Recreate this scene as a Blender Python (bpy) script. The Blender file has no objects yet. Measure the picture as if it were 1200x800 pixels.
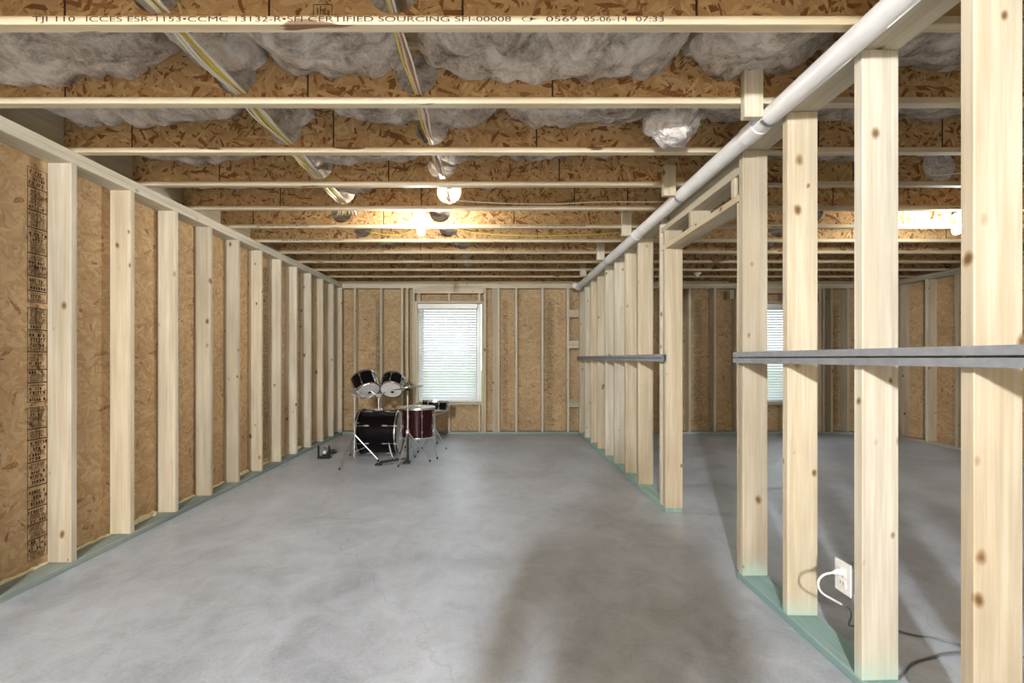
import bpy, bmesh, math, random
from mathutils import Vector, Matrix, noise as mnoise

random.seed(7)
C = bpy.context.scene.collection
sc = bpy.context.scene
PI = math.pi

# ------------------------------------------------------------------ camera, world, exposure
CAM_Z = 1.24
cam_d = bpy.data.cameras.new('camera')
cam = bpy.data.objects.new('camera', cam_d)
C.objects.link(cam)
cam.location = (0, 0, CAM_Z)
cam.rotation_euler = (PI / 2, 0, 0)
cam_d.sensor_width = 36
cam_d.lens = 36 * 500 / 1200
cam_d.shift_x = 20 / 1200
cam_d.shift_y = 20 / 1200
cam_d.clip_start = 0.02
sc.camera = cam

sc.view_settings.view_transform = 'Standard'
sc.view_settings.look = 'None'
sc.view_settings.gamma = 1
sc.view_settings.use_curve_mapping = False
sc.view_settings.exposure = 0.52

w = bpy.data.worlds.new('sky')
sc.world = w
w.use_nodes = True
wn = w.node_tree.nodes
wn.clear()
wo = wn.new('ShaderNodeOutputWorld')
wb = wn.new('ShaderNodeBackground')
wb.inputs['Color'].default_value = (0.86, 0.93, 1.0, 1)
wb.inputs['Strength'].default_value = 3.6
w.node_tree.links.new(wb.outputs[0], wo.inputs[0])

BULB_W = 27.0          # power of one bare bulb
BULB_COL = (1.0, 0.955, 0.885)

REAR_W = 520.0         # the strong bulb behind the photographer

# ------------------------------------------------------------------ node helpers
def new_mat(name):
    m = bpy.data.materials.new(name)
    m.use_nodes = True
    n = m.node_tree.nodes
    l = m.node_tree.links
    b = n['Principled BSDF']
    return m, n, l, b

def N(n, t, **kw):
    x = n.new(t)
    for k, v in kw.items():
        setattr(x, k, v)
    return x

def ramp(n, stops, interp='LINEAR'):
    r = n.new('ShaderNodeValToRGB')
    r.color_ramp.interpolation = interp
    e = r.color_ramp.elements
    while len(e) > 1:
        e.remove(e[-1])
    e[0].position = stops[0][0]
    e[0].color = (*stops[0][1], 1)
    for p, c in stops[1:]:
        q = e.new(p)
        q.color = (*c, 1)
    return r

def G(v):
    return (v, v, v)

def mixc(n, l, fac, a, b, mode='MIX'):
    m = n.new('ShaderNodeMix')
    m.data_type = 'RGBA'
    m.blend_type = mode
    for sock, v in ((m.inputs[0], fac), (m.inputs[6], a), (m.inputs[7], b)):
        if hasattr(v, 'links') or isinstance(v, bpy.types.NodeSocket):
            l.new(v, sock)
        elif isinstance(v, (int, float)):
            sock.default_value = v
        else:
            sock.default_value = (*v, 1)
    return m.outputs[2]

def math_n(n, l, op, a, b=None, clamp=False):
    m = n.new('ShaderNodeMath')
    m.operation = op
    m.use_clamp = clamp
    for i, v in enumerate((a, b)):
        if v is None:
            continue
        if isinstance(v, bpy.types.NodeSocket):
            l.new(v, m.inputs[i])
        else:
            m.inputs[i].default_value = v
    return m.outputs[0]

def coords(n, l, rnd=11.0):
    """local coordinates pushed about by a per-object random number, so alike pieces differ in grain"""
    tc = n.new('ShaderNodeTexCoord')
    oi = n.new('ShaderNodeObjectInfo')
    cm = n.new('ShaderNodeCombineXYZ')
    r1 = math_n(n, l, 'MULTIPLY', oi.outputs['Random'], rnd)
    r2 = math_n(n, l, 'MULTIPLY', oi.outputs['Random'], rnd * 7.3)
    r3 = math_n(n, l, 'MULTIPLY', oi.outputs['Random'], rnd * 3.1)
    l.new(r1, cm.inputs[0]); l.new(r2, cm.inputs[1]); l.new(r3, cm.inputs[2])
    ad = n.new('ShaderNodeVectorMath'); ad.operation = 'ADD'
    l.new(tc.outputs['Object'], ad.inputs[0]); l.new(cm.outputs[0], ad.inputs[1])
    return ad.outputs[0], tc.outputs['Object'], oi.outputs['Random']

def vscale(n, l, v, s):
    m = n.new('ShaderNodeVectorMath'); m.operation = 'MULTIPLY'
    l.new(v, m.inputs[0]); m.inputs[1].default_value = s
    return m.outputs[0]

def noise_t(n, l, v, scale, detail=3.0, rough=0.55, dist=0.0):
    t = n.new('ShaderNodeTexNoise')
    l.new(v, t.inputs['Vector'])
    t.inputs['Scale'].default_value = scale
    t.inputs['Detail'].default_value = detail
    t.inputs['Roughness'].default_value = rough
    t.inputs['Distortion'].default_value = dist
    return t

def bump(n, l, b, h, strength, dist):
    bp = n.new('ShaderNodeBump')
    bp.inputs['Strength'].default_value = strength
    bp.inputs['Distance'].default_value = dist
    l.new(h, bp.inputs['Height'])
    l.new(bp.outputs[0], b.inputs['Normal'])

# ------------------------------------------------------------------ materials
def wood_mat(name, axis, light=(0.68, 0.63, 0.505), dark=(0.54, 0.465, 0.335), knot=True, stain=None, rough=0.62, wane=0.0):
    m, n, l, b = new_mat(name)
    v, ob, rnd = coords(n, l)
    def s(across, along):
        r = [across] * 3
        r['XYZ'.index(axis)] = along
        return vscale(n, l, v, r)
    g1 = noise_t(n, l, s(26, 0.9), 1.0, 5, 0.6, 0.35)
    g2 = noise_t(n, l, s(95, 3.0), 1.0, 3, 0.6)
    g3 = noise_t(n, l, s(5, 1.3), 1.0, 3, 0.5)
    gm = math_n(n, l, 'ADD', math_n(n, l, 'MULTIPLY', g1.outputs['Fac'], 0.7), math_n(n, l, 'MULTIPLY', g2.outputs['Fac'], 0.3))
    rp = ramp(n, [(0.36, dark), (0.50, tuple(0.5 * (a + c) for a, c in zip(light, dark))), (0.60, light)])
    l.new(gm, rp.inputs[0])
    col = rp.outputs[0]
    # some boards greyer and paler than others
    pale = ramp(n, [(0.2, (0.80, 0.80, 0.80)), (0.5, (1.0, 0.97, 0.91)), (0.9, (0.96, 1.01, 1.08))])
    l.new(rnd, pale.inputs[0])
    col = mixc(n, l, 1.0, col, pale.outputs[0], 'MULTIPLY')
    blot = ramp(n, [(0.30, (0.84, 0.82, 0.80)), (0.62, (1.04, 1.03, 1.02))])
    l.new(g3.outputs['Fac'], blot.inputs[0])
    col = mixc(n, l, 1.0, col, blot.outputs[0], 'MULTIPLY')
    if knot:
        dis = noise_t(n, l, v, 14, 2)
        va = n.new('ShaderNodeVectorMath'); va.operation = 'MULTIPLY_ADD'
        l.new(dis.outputs['Color'], va.inputs[0]); va.inputs[1].default_value = (0.02, 0.02, 0.02); l.new(v, va.inputs[2])
        r = [8.5] * 3
        r['XYZ'.index(axis)] = 5.6
        vo = n.new('ShaderNodeTexVoronoi')
        vo.inputs['Scale'].default_value = 1
        l.new(vscale(n, l, va.outputs[0], r), vo.inputs['Vector'])
        kr = ramp(n, [(0.0, (0.15, 0.075, 0.035)), (0.075, (0.24, 0.13, 0.06)), (0.105, (0.50, 0.34, 0.19)), (0.20, (1, 1, 1))])
        sk = n.new('ShaderNodeSeparateColor'); l.new(vo.outputs['Color'], sk.inputs[0])
        kd = math_n(n, l, 'DIVIDE', vo.outputs['Distance'], math_n(n, l, 'ADD', math_n(n, l, 'MULTIPLY', sk.outputs[0], 0.8), 0.22))
        l.new(kd, kr.inputs[0])
        col = mixc(n, l, 0.9, col, kr.outputs[0], 'MULTIPLY')
    if wane:
        # strips of bark left on the edges of the lumber
        wn_ = noise_t(n, l, s(13, 2.2), 1.0, 3, 0.5, 0.3)
        wr_ = ramp(n, [(wane, G(0.0)), (wane + 0.02, G(0.9))])
        l.new(wn_.outputs['Fac'], wr_.inputs[0])
        col = mixc(n, l, wr_.outputs[0], col, (0.16, 0.085, 0.045))
    if stain:
        # paint overspray at the foot of the piece
        sx = n.new('ShaderNodeSeparateXYZ'); l.new(ob, sx.inputs[0])
        nz = noise_t(n, l, vscale(n, l, v, (16, 16, 14)), 1.0, 4, 0.6)
        hh = math_n(n, l, 'ADD', sx.outputs[2], math_n(n, l, 'MULTIPLY', nz.outputs['Fac'], -0.16))
        sr = ramp(n, [(0.0, G(0.65)), (0.3, G(0.25)), (0.8, G(0.0))])
        l.new(math_n(n, l, 'MULTIPLY', math_n(n, l, 'ADD', hh, stain[1]), 8.0, True), sr.inputs[0])
        col = mixc(n, l, sr.outputs[0], col, stain[0])
    l.new(col, b.inputs['Base Color'])
    b.inputs['Roughness'].default_value = rough
    b.inputs['Specular IOR Level'].default_value = 0.3
    bump(n, l, b, gm, 0.25, 0.002)
    return m

def osb_mat(name, plane, bright=1.0, sat=(1, 1, 1), chips=0.0, big_=1.0):
    m, n, l, b = new_mat(name)
    v, ob, rnd = coords(n, l)
    dis = noise_t(n, l, v, 5, 2)
    va = n.new('ShaderNodeVectorMath'); va.operation = 'MULTIPLY_ADD'
    l.new(dis.outputs['Color'], va.inputs[0]); va.inputs[1].default_value = (0.06, 0.06, 0.06); l.new(v, va.inputs[2])
    ax = {'YZ': 0, 'XZ': 1, 'XY': 2}[plane]
    outs = []
    for ang, lo, sh in ((0.2, 11, 50), (1.25, 13, 56), (2.2, 10, 46), (2.85, 15, 62), (0.75, 13, 58), (1.75, 12, 52)):
        mp = n.new('ShaderNodeMapping'); mp.vector_type = 'TEXTURE'
        rot = [0, 0, 0]; rot[ax] = ang
        mp.inputs['Rotation'].default_value = rot
        s = [big_ / lo] * 3
        s[{0: 1, 1: 0, 2: 0}[ax]] = big_ / sh
        mp.inputs['Scale'].default_value = s
        l.new(va.outputs[0], mp.inputs['Vector'])
        vo = n.new('ShaderNodeTexVoronoi'); vo.inputs['Scale'].default_value = 1
        l.new(mp.outputs[0], vo.inputs['Vector'])
        sp = n.new('ShaderNodeSeparateColor'); l.new(vo.outputs['Color'], sp.inputs[0])
        outs.append((sp.outputs[0], sp.outputs[1], vo.outputs['Distance']))
    # layers laid over each other: each upper strand shows where its own random number is high
    val = outs[0][0]
    hgt = outs[0][2]
    for li, (r, g, d) in enumerate(outs[1:]):
        k = math_n(n, l, 'GREATER_THAN', g, 1 - 1 / (li + 2))
        mx = n.new('ShaderNodeMix'); mx.data_type = 'FLOAT'
        l.new(k, mx.inputs[0]); l.new(val, mx.inputs[2]); l.new(r, mx.inputs[3])
        val = mx.outputs[0]
        my = n.new('ShaderNodeMix'); my.data_type = 'FLOAT'
        l.new(k, my.inputs[0]); l.new(hgt, my.inputs[2]); l.new(d, my.inputs[3])
        hgt = my.outputs[0]
    fine = noise_t(n, l, v, 160, 2)
    val = math_n(n, l, 'ADD', math_n(n, l, 'MULTIPLY', val, 0.82), math_n(n, l, 'MULTIPLY', fine.outputs['Fac'], 0.18))
    lo4 = (0.43, 0.27, 0.13) if chips else (0.50, 0.33, 0.175)
    hi4 = (0.74, 0.58, 0.37) if chips else (0.665, 0.505, 0.31)
    def c(r, g, bl):
        return (r * bright * sat[0], g * bright * sat[1], bl * bright * sat[2])
    rp = ramp(n, [(0.0, c(0.22, 0.09, 0.04)), (0.085 + chips, c(0.28, 0.14, 0.065)), (0.115 + chips * 1.3, c(*lo4)), (0.40, c(0.555, 0.385, 0.213)),
                  (0.68, c(0.60, 0.435, 0.25)), (0.95, c(*hi4))])
    l.new(val, rp.inputs[0])
    big = noise_t(n, l, v, 1.6, 3)
    br = ramp(n, [(0.3, G(0.86)), (0.7, G(1.08))])
    l.new(big.outputs['Fac'], br.inputs[0])
    col = mixc(n, l, 1.0, rp.outputs[0], br.outputs[0], 'MULTIPLY')
    l.new(col, b.inputs['Base Color'])
    b.inputs['Roughness'].default_value = 0.7
    b.inputs['Specular IOR Level'].default_value = 0.2
    bump(n, l, b, hgt, 0.35, 0.004)
    return m

def flat_mat(name, col, rough=0.5, metal=0.0, spec=0.5, coat=0.0, nb=0.0, nscale=60, var=0.0):
    m, n, l, b = new_mat(name)
    v, ob, rnd = coords(n, l)
    t = noise_t(n, l, v, nscale, 3)
    rp = ramp(n, [(0.3, tuple(x * (1 - var) for x in col)), (0.7, tuple(min(1, x * (1 + var)) for x in col))])
    l.new(t.outputs['Fac'], rp.inputs[0])
    l.new(rp.outputs[0], b.inputs['Base Color'])
    b.inputs['Roughness'].default_value = rough
    b.inputs['Metallic'].default_value = metal
    b.inputs['Specular IOR Level'].default_value = spec
    b.inputs['Coat Weight'].default_value = coat
    b.inputs['Coat Roughness'].default_value = 0.05
    if nb:
        bump(n, l, b, t.outputs['Fac'], nb, 0.003)
    return m

M = {}
for a in 'XYZ':
    M['wood' + a] = wood_mat('pine_' + a.lower(), a)
    M['green' + a] = wood_mat('treated_pine_' + a.lower(), a, light=(0.37, 0.43, 0.39), dark=(0.24, 0.31, 0.285), knot=False)
M['teal_plate'] = wood_mat('treated_pine_teal', 'Y', light=(0.42, 0.60, 0.59), dark=(0.27, 0.46, 0.46), knot=False)
M['stud_stain'] = wood_mat('pine_stud_oversprayed', 'Z', stain=((0.42, 0.62, 0.55), 1.235), wane=0.74)
M['flange'] = wood_mat('lumber_flange', 'X', light=(0.74, 0.66, 0.49), dark=(0.60, 0.50, 0.34), knot=False, wane=0.66)
for p in ('YZ', 'XZ', 'XY'):
    M['osb' + p] = osb_mat('osb_' + p.lower(), p, 0.99, (1.0, 0.97, 0.95))
M['osbweb'] = osb_mat('osb_web', 'XZ', 0.84, (1.0, 0.91, 0.74), 0.10, 0.9)
M['osbback'] = osb_mat('osb_back', 'XZ', 0.85, (0.97, 1.0, 1.02))
M['ink'] = flat_mat('stamp_ink', (0.05, 0.04, 0.035), 0.8, spec=0.1)
M['fadedink'] = flat_mat('faded_stamp_ink', (0.15, 0.11, 0.07), 0.8, spec=0.1)
M['glue'] = flat_mat('dark_glue', (0.045, 0.028, 0.018), 0.7, spec=0.15, var=0.5, nscale=50)
M['pvc'] = flat_mat('white_pvc', (0.78, 0.79, 0.80), 0.36, var=0.05, nscale=9)
M['white'] = flat_mat('white_plastic', (0.82, 0.82, 0.80), 0.35)
M['porcelain'] = flat_mat('porcelain', (0.85, 0.84, 0.80), 0.2)
M['vinyl'] = flat_mat('white_vinyl', (0.80, 0.81, 0.82), 0.4)
M['rail'] = flat_mat('grey_steel', (0.33, 0.36, 0.40), 0.45, metal=0.35, var=0.12, nscale=25)
M['chrome'] = flat_mat('chrome', (0.80, 0.80, 0.82), 0.25, metal=1.0)
M['steel'] = flat_mat('galvanised', (0.55, 0.56, 0.58), 0.4, metal=0.9, var=0.1)
M['black'] = flat_mat('black_plastic', (0.012, 0.012, 0.014), 0.4)
M['shell'] = flat_mat('black_lacquer', (0.004, 0.003, 0.004), 0.2, spec=0.22)
M['redshell'] = flat_mat('wine_red_lacquer', (0.024, 0.002, 0.004), 0.18, spec=0.35)
M['head'] = flat_mat('drum_head', (0.72, 0.72, 0.71), 0.35, var=0.08, nscale=12)
M['cymbal'] = flat_mat('cymbal_bronze', (0.80, 0.79, 0.75), 0.28, metal=0.9)
M['foam'] = flat_mat('spray_foam', (0.80, 0.72, 0.48), 0.75, nb=0.6, nscale=40, var=0.12)
M['cy_yellow'] = flat_mat('yellow_cable', (0.80, 0.62, 0.10), 0.4)
M['cy_white'] = flat_mat('white_cable', (0.80, 0.78, 0.70), 0.4)
M['cy_red'] = flat_mat('rust_cable', (0.50, 0.20, 0.10), 0.45)
M['cy_grey'] = flat_mat('grey_cord', (0.22, 0.22, 0.23), 0.45)
M['grass'] = flat_mat('lawn', (0.10, 0.20, 0.06), 0.9, nb=0.8, nscale=30, var=0.4)

def insulation_mat():
    m, n, l, b = new_mat('fibreglass')
    v, ob, rnd = coords(n, l)
    a = noise_t(n, l, v, 7, 5, 0.65, 0.6)
    f = noise_t(n, l, vscale(n, l, v, (60, 60, 120)), 1.0, 4, 0.7)
    rp = ramp(n, [(0.34, (0.20, 0.155, 0.12)), (0.44, (0.42, 0.36, 0.30)), (0.55, (0.66, 0.60, 0.53)), (0.70, (0.82, 0.77, 0.71))])
    l.new(math_n(n, l, 'ADD', math_n(n, l, 'MULTIPLY', a.outputs['Fac'], 0.75), math_n(n, l, 'MULTIPLY', f.outputs['Fac'], 0.25)), rp.inputs[0])
    l.new(rp.outputs[0], b.inputs['Base Color'])
    b.inputs['Roughness'].default_value = 1.0
    b.inputs['Specular IOR Level'].default_value = 0.05
    h = math_n(n, l, 'ADD', a.outputs['Fac'], math_n(n, l, 'MULTIPLY', f.outputs['Fac'], 0.35))
    bump(n, l, b, h, 0.7, 0.025)
    return m
M['insul'] = insulation_mat()

def film_mat():
    m, n, l, b = new_mat('crumpled_poly_film')
    v, ob, rnd = coords(n, l)
    a = noise_t(n, l, v, 12, 4, 0.6, 1.2)
    rp = ramp(n, [(0.34, (0.40, 0.36, 0.32)), (0.5, (0.66, 0.63, 0.60)), (0.62, (0.84, 0.83, 0.81))])
    l.new(a.outputs['Fac'], rp.inputs[0])
    l.new(rp.outputs[0], b.inputs['Base Color'])
    b.inputs['Roughness'].default_value = 0.5
    bump(n, l, b, a.outputs['Fac'], 0.8, 0.03)
    return m
M['film'] = film_mat()

def foil_mat():
    m, n, l, b = new_mat('crinkled_foil')
    v, ob, rnd = coords(n, l)
    a = noise_t(n, l, v, 16, 4, 0.6, 1.0)
    b.inputs['Base Color'].default_value = (0.86, 0.84, 0.80, 1)
    b.inputs['Metallic'].default_value = 0.35
    b.inputs['Roughness'].default_value = 0.34
    bump(n, l, b, a.outputs['Fac'], 1.0, 0.07)
    return m
M['foil'] = foil_mat()

def concrete_mat():
    m, n, l, b = new_mat('trowelled_concrete')
    tc = n.new('ShaderNodeTexCoord')
    v = tc.outputs['Object']
    a = noise_t(n, l, v, 0.9, 6, 0.6, 0.5)
    c2 = noise_t(n, l, v, 5.5, 6, 0.65, 0.8)
    f = noise_t(n, l, v, 70, 4, 0.7)
    s = math_n(n, l, 'ADD', math_n(n, l, 'MULTIPLY', a.outputs['Fac'], 0.45),
               math_n(n, l, 'ADD', math_n(n, l, 'MULTIPLY', c2.outputs['Fac'], 0.35), math_n(n, l, 'MULTIPLY', f.outputs['Fac'], 0.20)))
    rp = ramp(n, [(0.36, (0.285, 0.315, 0.36)), (0.5, (0.435, 0.478, 0.545)), (0.62, (0.545, 0.597, 0.68))])
    l.new(s, rp.inputs[0])
    # hairline trowel scratches and a few cracks
    vo = n.new('ShaderNodeTexVoronoi'); vo.feature = 'DISTANCE_TO_EDGE'
    vo.inputs['Scale'].default_value = 0.45
    dd = noise_t(n, l, v, 2.2, 4)
    va = n.new('ShaderNodeVectorMath'); va.operation = 'MULTIPLY_ADD'
    l.new(dd.outputs['Color'], va.inputs[0]); va.inputs[1].default_value = (0.5, 0.5, 0.0); l.new(v, va.inputs[2])
    l.new(va.outputs[0], vo.inputs['Vector'])
    ck = ramp(n, [(0.0, G(0.72)), (0.0035, G(1.0))])
    l.new(vo.outputs['Distance'], ck.inputs[0])
    col = mixc(n, l, 0.5, rp.outputs[0], ck.outputs[0], 'MULTIPLY')
    l.new(col, b.inputs['Base Color'])
    rr = ramp(n, [(0.35, G(0.30)), (0.65, G(0.46))])
    l.new(c2.outputs['Fac'], rr.inputs[0])
    l.new(rr.outputs[0], b.inputs['Roughness'])
    b.inputs['Specular IOR Level'].default_value = 0.45
    bump(n, l, b, s, 0.12, 0.004)
    return m
M['concrete'] = concrete_mat()

def blind_mat():
    m, n, l, b = new_mat('blind_slat')
    v, ob, rnd = coords(n, l)
    t = noise_t(n, l, v, 8, 2)
    rp = ramp(n, [(0.3, (0.84, 0.84, 0.84)), (0.7, (0.90, 0.90, 0.90))])
    l.new(t.outputs['Fac'], rp.inputs[0])
    l.new(rp.outputs[0], b.inputs['Base Color'])
    b.inputs['Roughness'].default_value = 0.5
    tr = n.new('ShaderNodeBsdfTranslucent')
    tr.inputs['Color'].default_value = (0.88, 0.92, 0.96, 1)
    mx = n.new('ShaderNodeMixShader'); mx.inputs[0].default_value = 0.30
    l.new(b.outputs[0], mx.inputs[1]); l.new(tr.outputs[0], mx.inputs[2])
    l.new(mx.outputs[0], n['Material Output'].inputs['Surface'])
    return m
M['slat'] = blind_mat()

def glass_mat():
    m, n, l, b = new_mat('window_glass')
    v, ob, rnd = coords(n, l)
    t = noise_t(n, l, v, 3, 2)
    rp = ramp(n, [(0.3, (0.93, 0.97, 0.96)), (0.7, (0.97, 0.99, 0.99))])
    l.new(t.outputs['Fac'], rp.inputs[0])
    tp = n.new('ShaderNodeBsdfTransparent'); l.new(rp.outputs[0], tp.inputs['Color'])
    gl = n.new('ShaderNodeBsdfGlossy'); gl.inputs['Roughness'].default_value = 0.02
    mx = n.new('ShaderNodeMixShader'); mx.inputs[0].default_value = 0.06
    l.new(tp.outputs[0], mx.inputs[1]); l.new(gl.outputs[0], mx.inputs[2])
    l.new(mx.outputs[0], n['Material Output'].inputs['Surface'])
    return m
M['glass'] = glass_mat()

def bulb_mat(area, power, BULB_COL=BULB_COL):
    m, n, l, b = new_mat('glowing_bulb')
    v, ob, rnd = coords(n, l)
    t = noise_t(n, l, v, 30, 1)
    rp = ramp(n, [(0.0, BULB_COL), (1.0, tuple(min(1, x * 1.02) for x in BULB_COL))])
    l.new(t.outputs['Fac'], rp.inputs[0])
    l.new(rp.outputs[0], b.inputs['Emission Color'])
    b.inputs['Emission Strength'].default_value = power / (area * PI)
    b.inputs['Base Color'].default_value = (0.9, 0.9, 0.88, 1)
    return m

# ------------------------------------------------------------------ mesh helpers
def tag(o, label=None, cat=None, group=None, kind=None):
    if label: o['label'] = label
    if cat: o['category'] = cat
    if group: o['group'] = group
    if kind: o['kind'] = kind
    return o

def empty(name, loc=(0, 0, 0), label=None, cat=None, group=None, kind=None, parent=None, rot=None):
    o = bpy.data.objects.new(name, None)
    o.empty_display_size = 0.05
    C.objects.link(o)
    o.location = loc
    if rot: o.rotation_euler = rot
    if parent: o.parent = parent
    return tag(o, label, cat, group, kind)

def link(name, me, mat, parent=None, loc=(0, 0, 0), rot=None):
    o = bpy.data.objects.new(name, me)
    C.objects.link(o)
    if mat is not None and not me.materials:
        me.materials.append(mat)
    if parent: o.parent = parent
    o.location = loc
    if rot: o.rotation_euler = rot
    return o

def from_bm(name, bm, mat, parent=None, loc=(0, 0, 0), rot=None, smooth=False):
    me = bpy.data.meshes.new(name)
    if smooth:
        for f in bm.faces: f.smooth = True
        for e in bm.edges:
            if len(e.link_faces) == 2 and e.calc_face_angle() > 0.7: e.smooth = False
    bm.to_mesh(me); bm.free()
    return link(name, me, mat, parent, loc, rot)

_boxes = {}
def box_mesh(dx, dy, dz, mat, bev=0.003):
    key = (round(dx, 4), round(dy, 4), round(dz, 4), mat.name, bev)
    if key not in _boxes:
        bm = bmesh.new()
        bmesh.ops.create_cube(bm, size=1)
        bmesh.ops.scale(bm, verts=bm.verts, vec=(dx, dy, dz))
        if bev:
            bmesh.ops.bevel(bm, geom=bm.edges[:], offset=min(bev, 0.3 * min(dx, dy, dz)), segments=1, affect='EDGES')
        me = bpy.data.meshes.new('board'); bm.to_mesh(me); bm.free()
        me.materials.append(mat)
        _boxes[key] = me
    return _boxes[key]

def board(name, parent, lo, hi, mat, bev=0.003, rot=None):
    """one board between two corners (in the parent's space)"""
    d = [h - a for a, h in zip(lo, hi)]
    c = [(h + a) / 2 for a, h in zip(lo, hi)]
    return link(name, box_mesh(*d, mat, bev), mat, parent, c, rot)

def add_box(bm, lo, hi):
    g = bmesh.ops.create_cube(bm, size=1)
    bmesh.ops.scale(bm, verts=g['verts'], vec=[h - a for a, h in zip(lo, hi)])
    bmesh.ops.translate(bm, verts=g['verts'], vec=[(h + a) / 2 for a, h in zip(lo, hi)])

def add_tube(bm, pts, r, seg=8, caps=True):
    pts = [Vector(p) for p in pts]
    rs = r if isinstance(r, (list, tuple)) else [r] * len(pts)
    rings = []
    up = None
    for i, p in enumerate(pts):
        d = (pts[min(i + 1, len(pts) - 1)] - pts[max(i - 1, 0)]).normalized()
        if up is None:
            up = d.orthogonal().normalized()
        a = (up - d * up.dot(d)).normalized()
        up = a
        b2 = d.cross(a)
        rings.append([bm.verts.new(p + (a * math.cos(2 * PI * k / seg) + b2 * math.sin(2 * PI * k / seg)) * rs[i]) for k in range(seg)])
    for i in range(len(rings) - 1):
        for k in range(seg):
            bm.faces.new((rings[i][k], rings[i][(k + 1) % seg], rings[i + 1][(k + 1) % seg], rings[i + 1][k]))
    if caps:
        bm.faces.new(rings[0][::-1]); bm.faces.new(rings[-1])

def add_lathe(bm, prof, seg=32, close=False):
    """profile of (r, z) about Z"""
    rings = []
    for r, z in prof:
        if r < 1e-6:
            rings.append([bm.verts.new((0, 0, z))])
        else:
            rings.append([bm.verts.new((r * math.cos(2 * PI * k / seg), r * math.sin(2 * PI * k / seg), z)) for k in range(seg)])
    pr = list(zip(rings, rings[1:]))
    if close: pr.append((rings[-1], rings[0]))
    for a, b2 in pr:
        if len(a) == 1 and len(b2) == 1: continue
        for k in range(seg):
            k2 = (k + 1) % seg
            if len(a) == 1: bm.faces.new((a[0], b2[k2], b2[k]))
            elif len(b2) == 1: bm.faces.new((a[k], a[k2], b2[0]))
            else: bm.faces.new((a[k], a[k2], b2[k2], b2[k]))

def lathe(name, prof, mat, parent=None, loc=(0, 0, 0), rot=None, seg=32, close=False):
    bm = bmesh.new(); add_lathe(bm, prof, seg, close)
    bmesh.ops.recalc_face_normals(bm, faces=bm.faces)
    return from_bm(name, bm, mat, parent, loc, rot, True)

def tube(name, pts, r, mat, parent=None, seg=8, loc=(0, 0, 0)):
    bm = bmesh.new(); add_tube(bm, pts, r, seg)
    bmesh.ops.recalc_face_normals(bm, faces=bm.faces)
    return from_bm(name, bm, mat, parent, loc, None, True)

def copy_tree(o, parent=None):
    c = o.copy(); C.objects.link(c); c.parent = parent
    for ch in list(o.children): copy_tree(ch, c)
    return c

# ------------------------------------------------------------------ dimensions
T = 0.038            # thickness of framing lumber
XL = -2.50           # inner face of the left wall's studs
XP = 1.37            # room side of the stud partition
XR = 6.30            # inner face of the right wall's studs
YB = 7.00            # inner face of the back wall's studs
YF = -3.60           # inner face of the wall behind the photographer
D6 = 0.14            # stud depth
ZP = 2.395           # underside of the top plates
ZT = 2.471           # top of the top plates, underside of the joists
ZJ = 2.773           # top of the joists
STUD = ZP - T        # stud length

# ------------------------------------------------------------------ floor, ground outside
bm = bmesh.new(); add_box(bm, (XL - D6 - 0.02, YF - D6 - 0.02, -0.12), (XR + D6 + 0.02, YB + D6 + 0.02, 0))
floor = from_bm('floor', bm, M['concrete'])
tag(floor, 'smooth mottled grey concrete slab floor across the whole basement', 'floor', kind='structure')
bm = bmesh.new(); add_box(bm, (-40, -40, -0.35), (44, 50, -0.13))
grd = from_bm('ground', bm, M['grass']); tag(grd, 'green lawn outside, glimpsed past the blind slats', 'lawn', kind='structure')

# ------------------------------------------------------------------ printed marks
def stamp(name, parent, origin, ua, va_, width, height, mat, seed=1, dense=1.0, loc_n=(0, 0, 0)):
    """column of small illegible inspection marks: ruled boxes with rows of tiny strokes, flat print on the sheet"""
    rd = random.Random(seed)
    bm = bmesh.new()
    u = Vector(ua); v = Vector(va_); o = Vector(origin)
    def rect(a, b2, c, d):
        bm.faces.new([bm.verts.new(o + u * p + v * q) for p, q in ((a, b2), (c, b2), (c, d), (a, d))])
    y = 0.0
    while y < height - 0.05:
        h = rd.uniform(0.06, 0.15)
        if y + h > height: break
        if True:
            lw = 0.003
            rect(0, y, width, y + lw); rect(0, y + h - lw, width, y + h)
            rect(0, y, lw, y + h); rect(width - lw, y, width, y + h)
            if rd.random() < 0.4:
                xs = width * rd.uniform(0.35, 0.7); rect(xs, y, xs + lw, y + h)
        yy = y + 0.008
        while yy < y + h - 0.012:
            ch = rd.choice((0.006, 0.006, 0.008, 0.018))
            if yy + ch > y + h - 0.004: break
            x = width * rd.uniform(0.05, 0.2)
            while x < width * rd.uniform(0.75, 0.95):
                cw = ch * rd.uniform(0.35, 0.7)
                if rd.random() < 0.85 * dense:
                    k = rd.random()
                    sw = ch * 0.27
                    rect(x, yy, x + sw, yy + ch)
                    if k < 0.6: rect(x, yy + ch - sw, x + cw, yy + ch)
                    if k > 0.4: rect(x + cw - sw, yy, x + cw, yy + ch * rd.uniform(0.5, 1))
                    if k > 0.7: rect(x, yy + ch * 0.45, x + cw, yy + ch * 0.45 + sw)
                x += cw + ch * 0.25
            yy += ch * 1.3
        y += h + (0.0 if rd.random() < 0.9 else rd.uniform(0.01, 0.04))
    return from_bm(name, bm, mat, parent)

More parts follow.
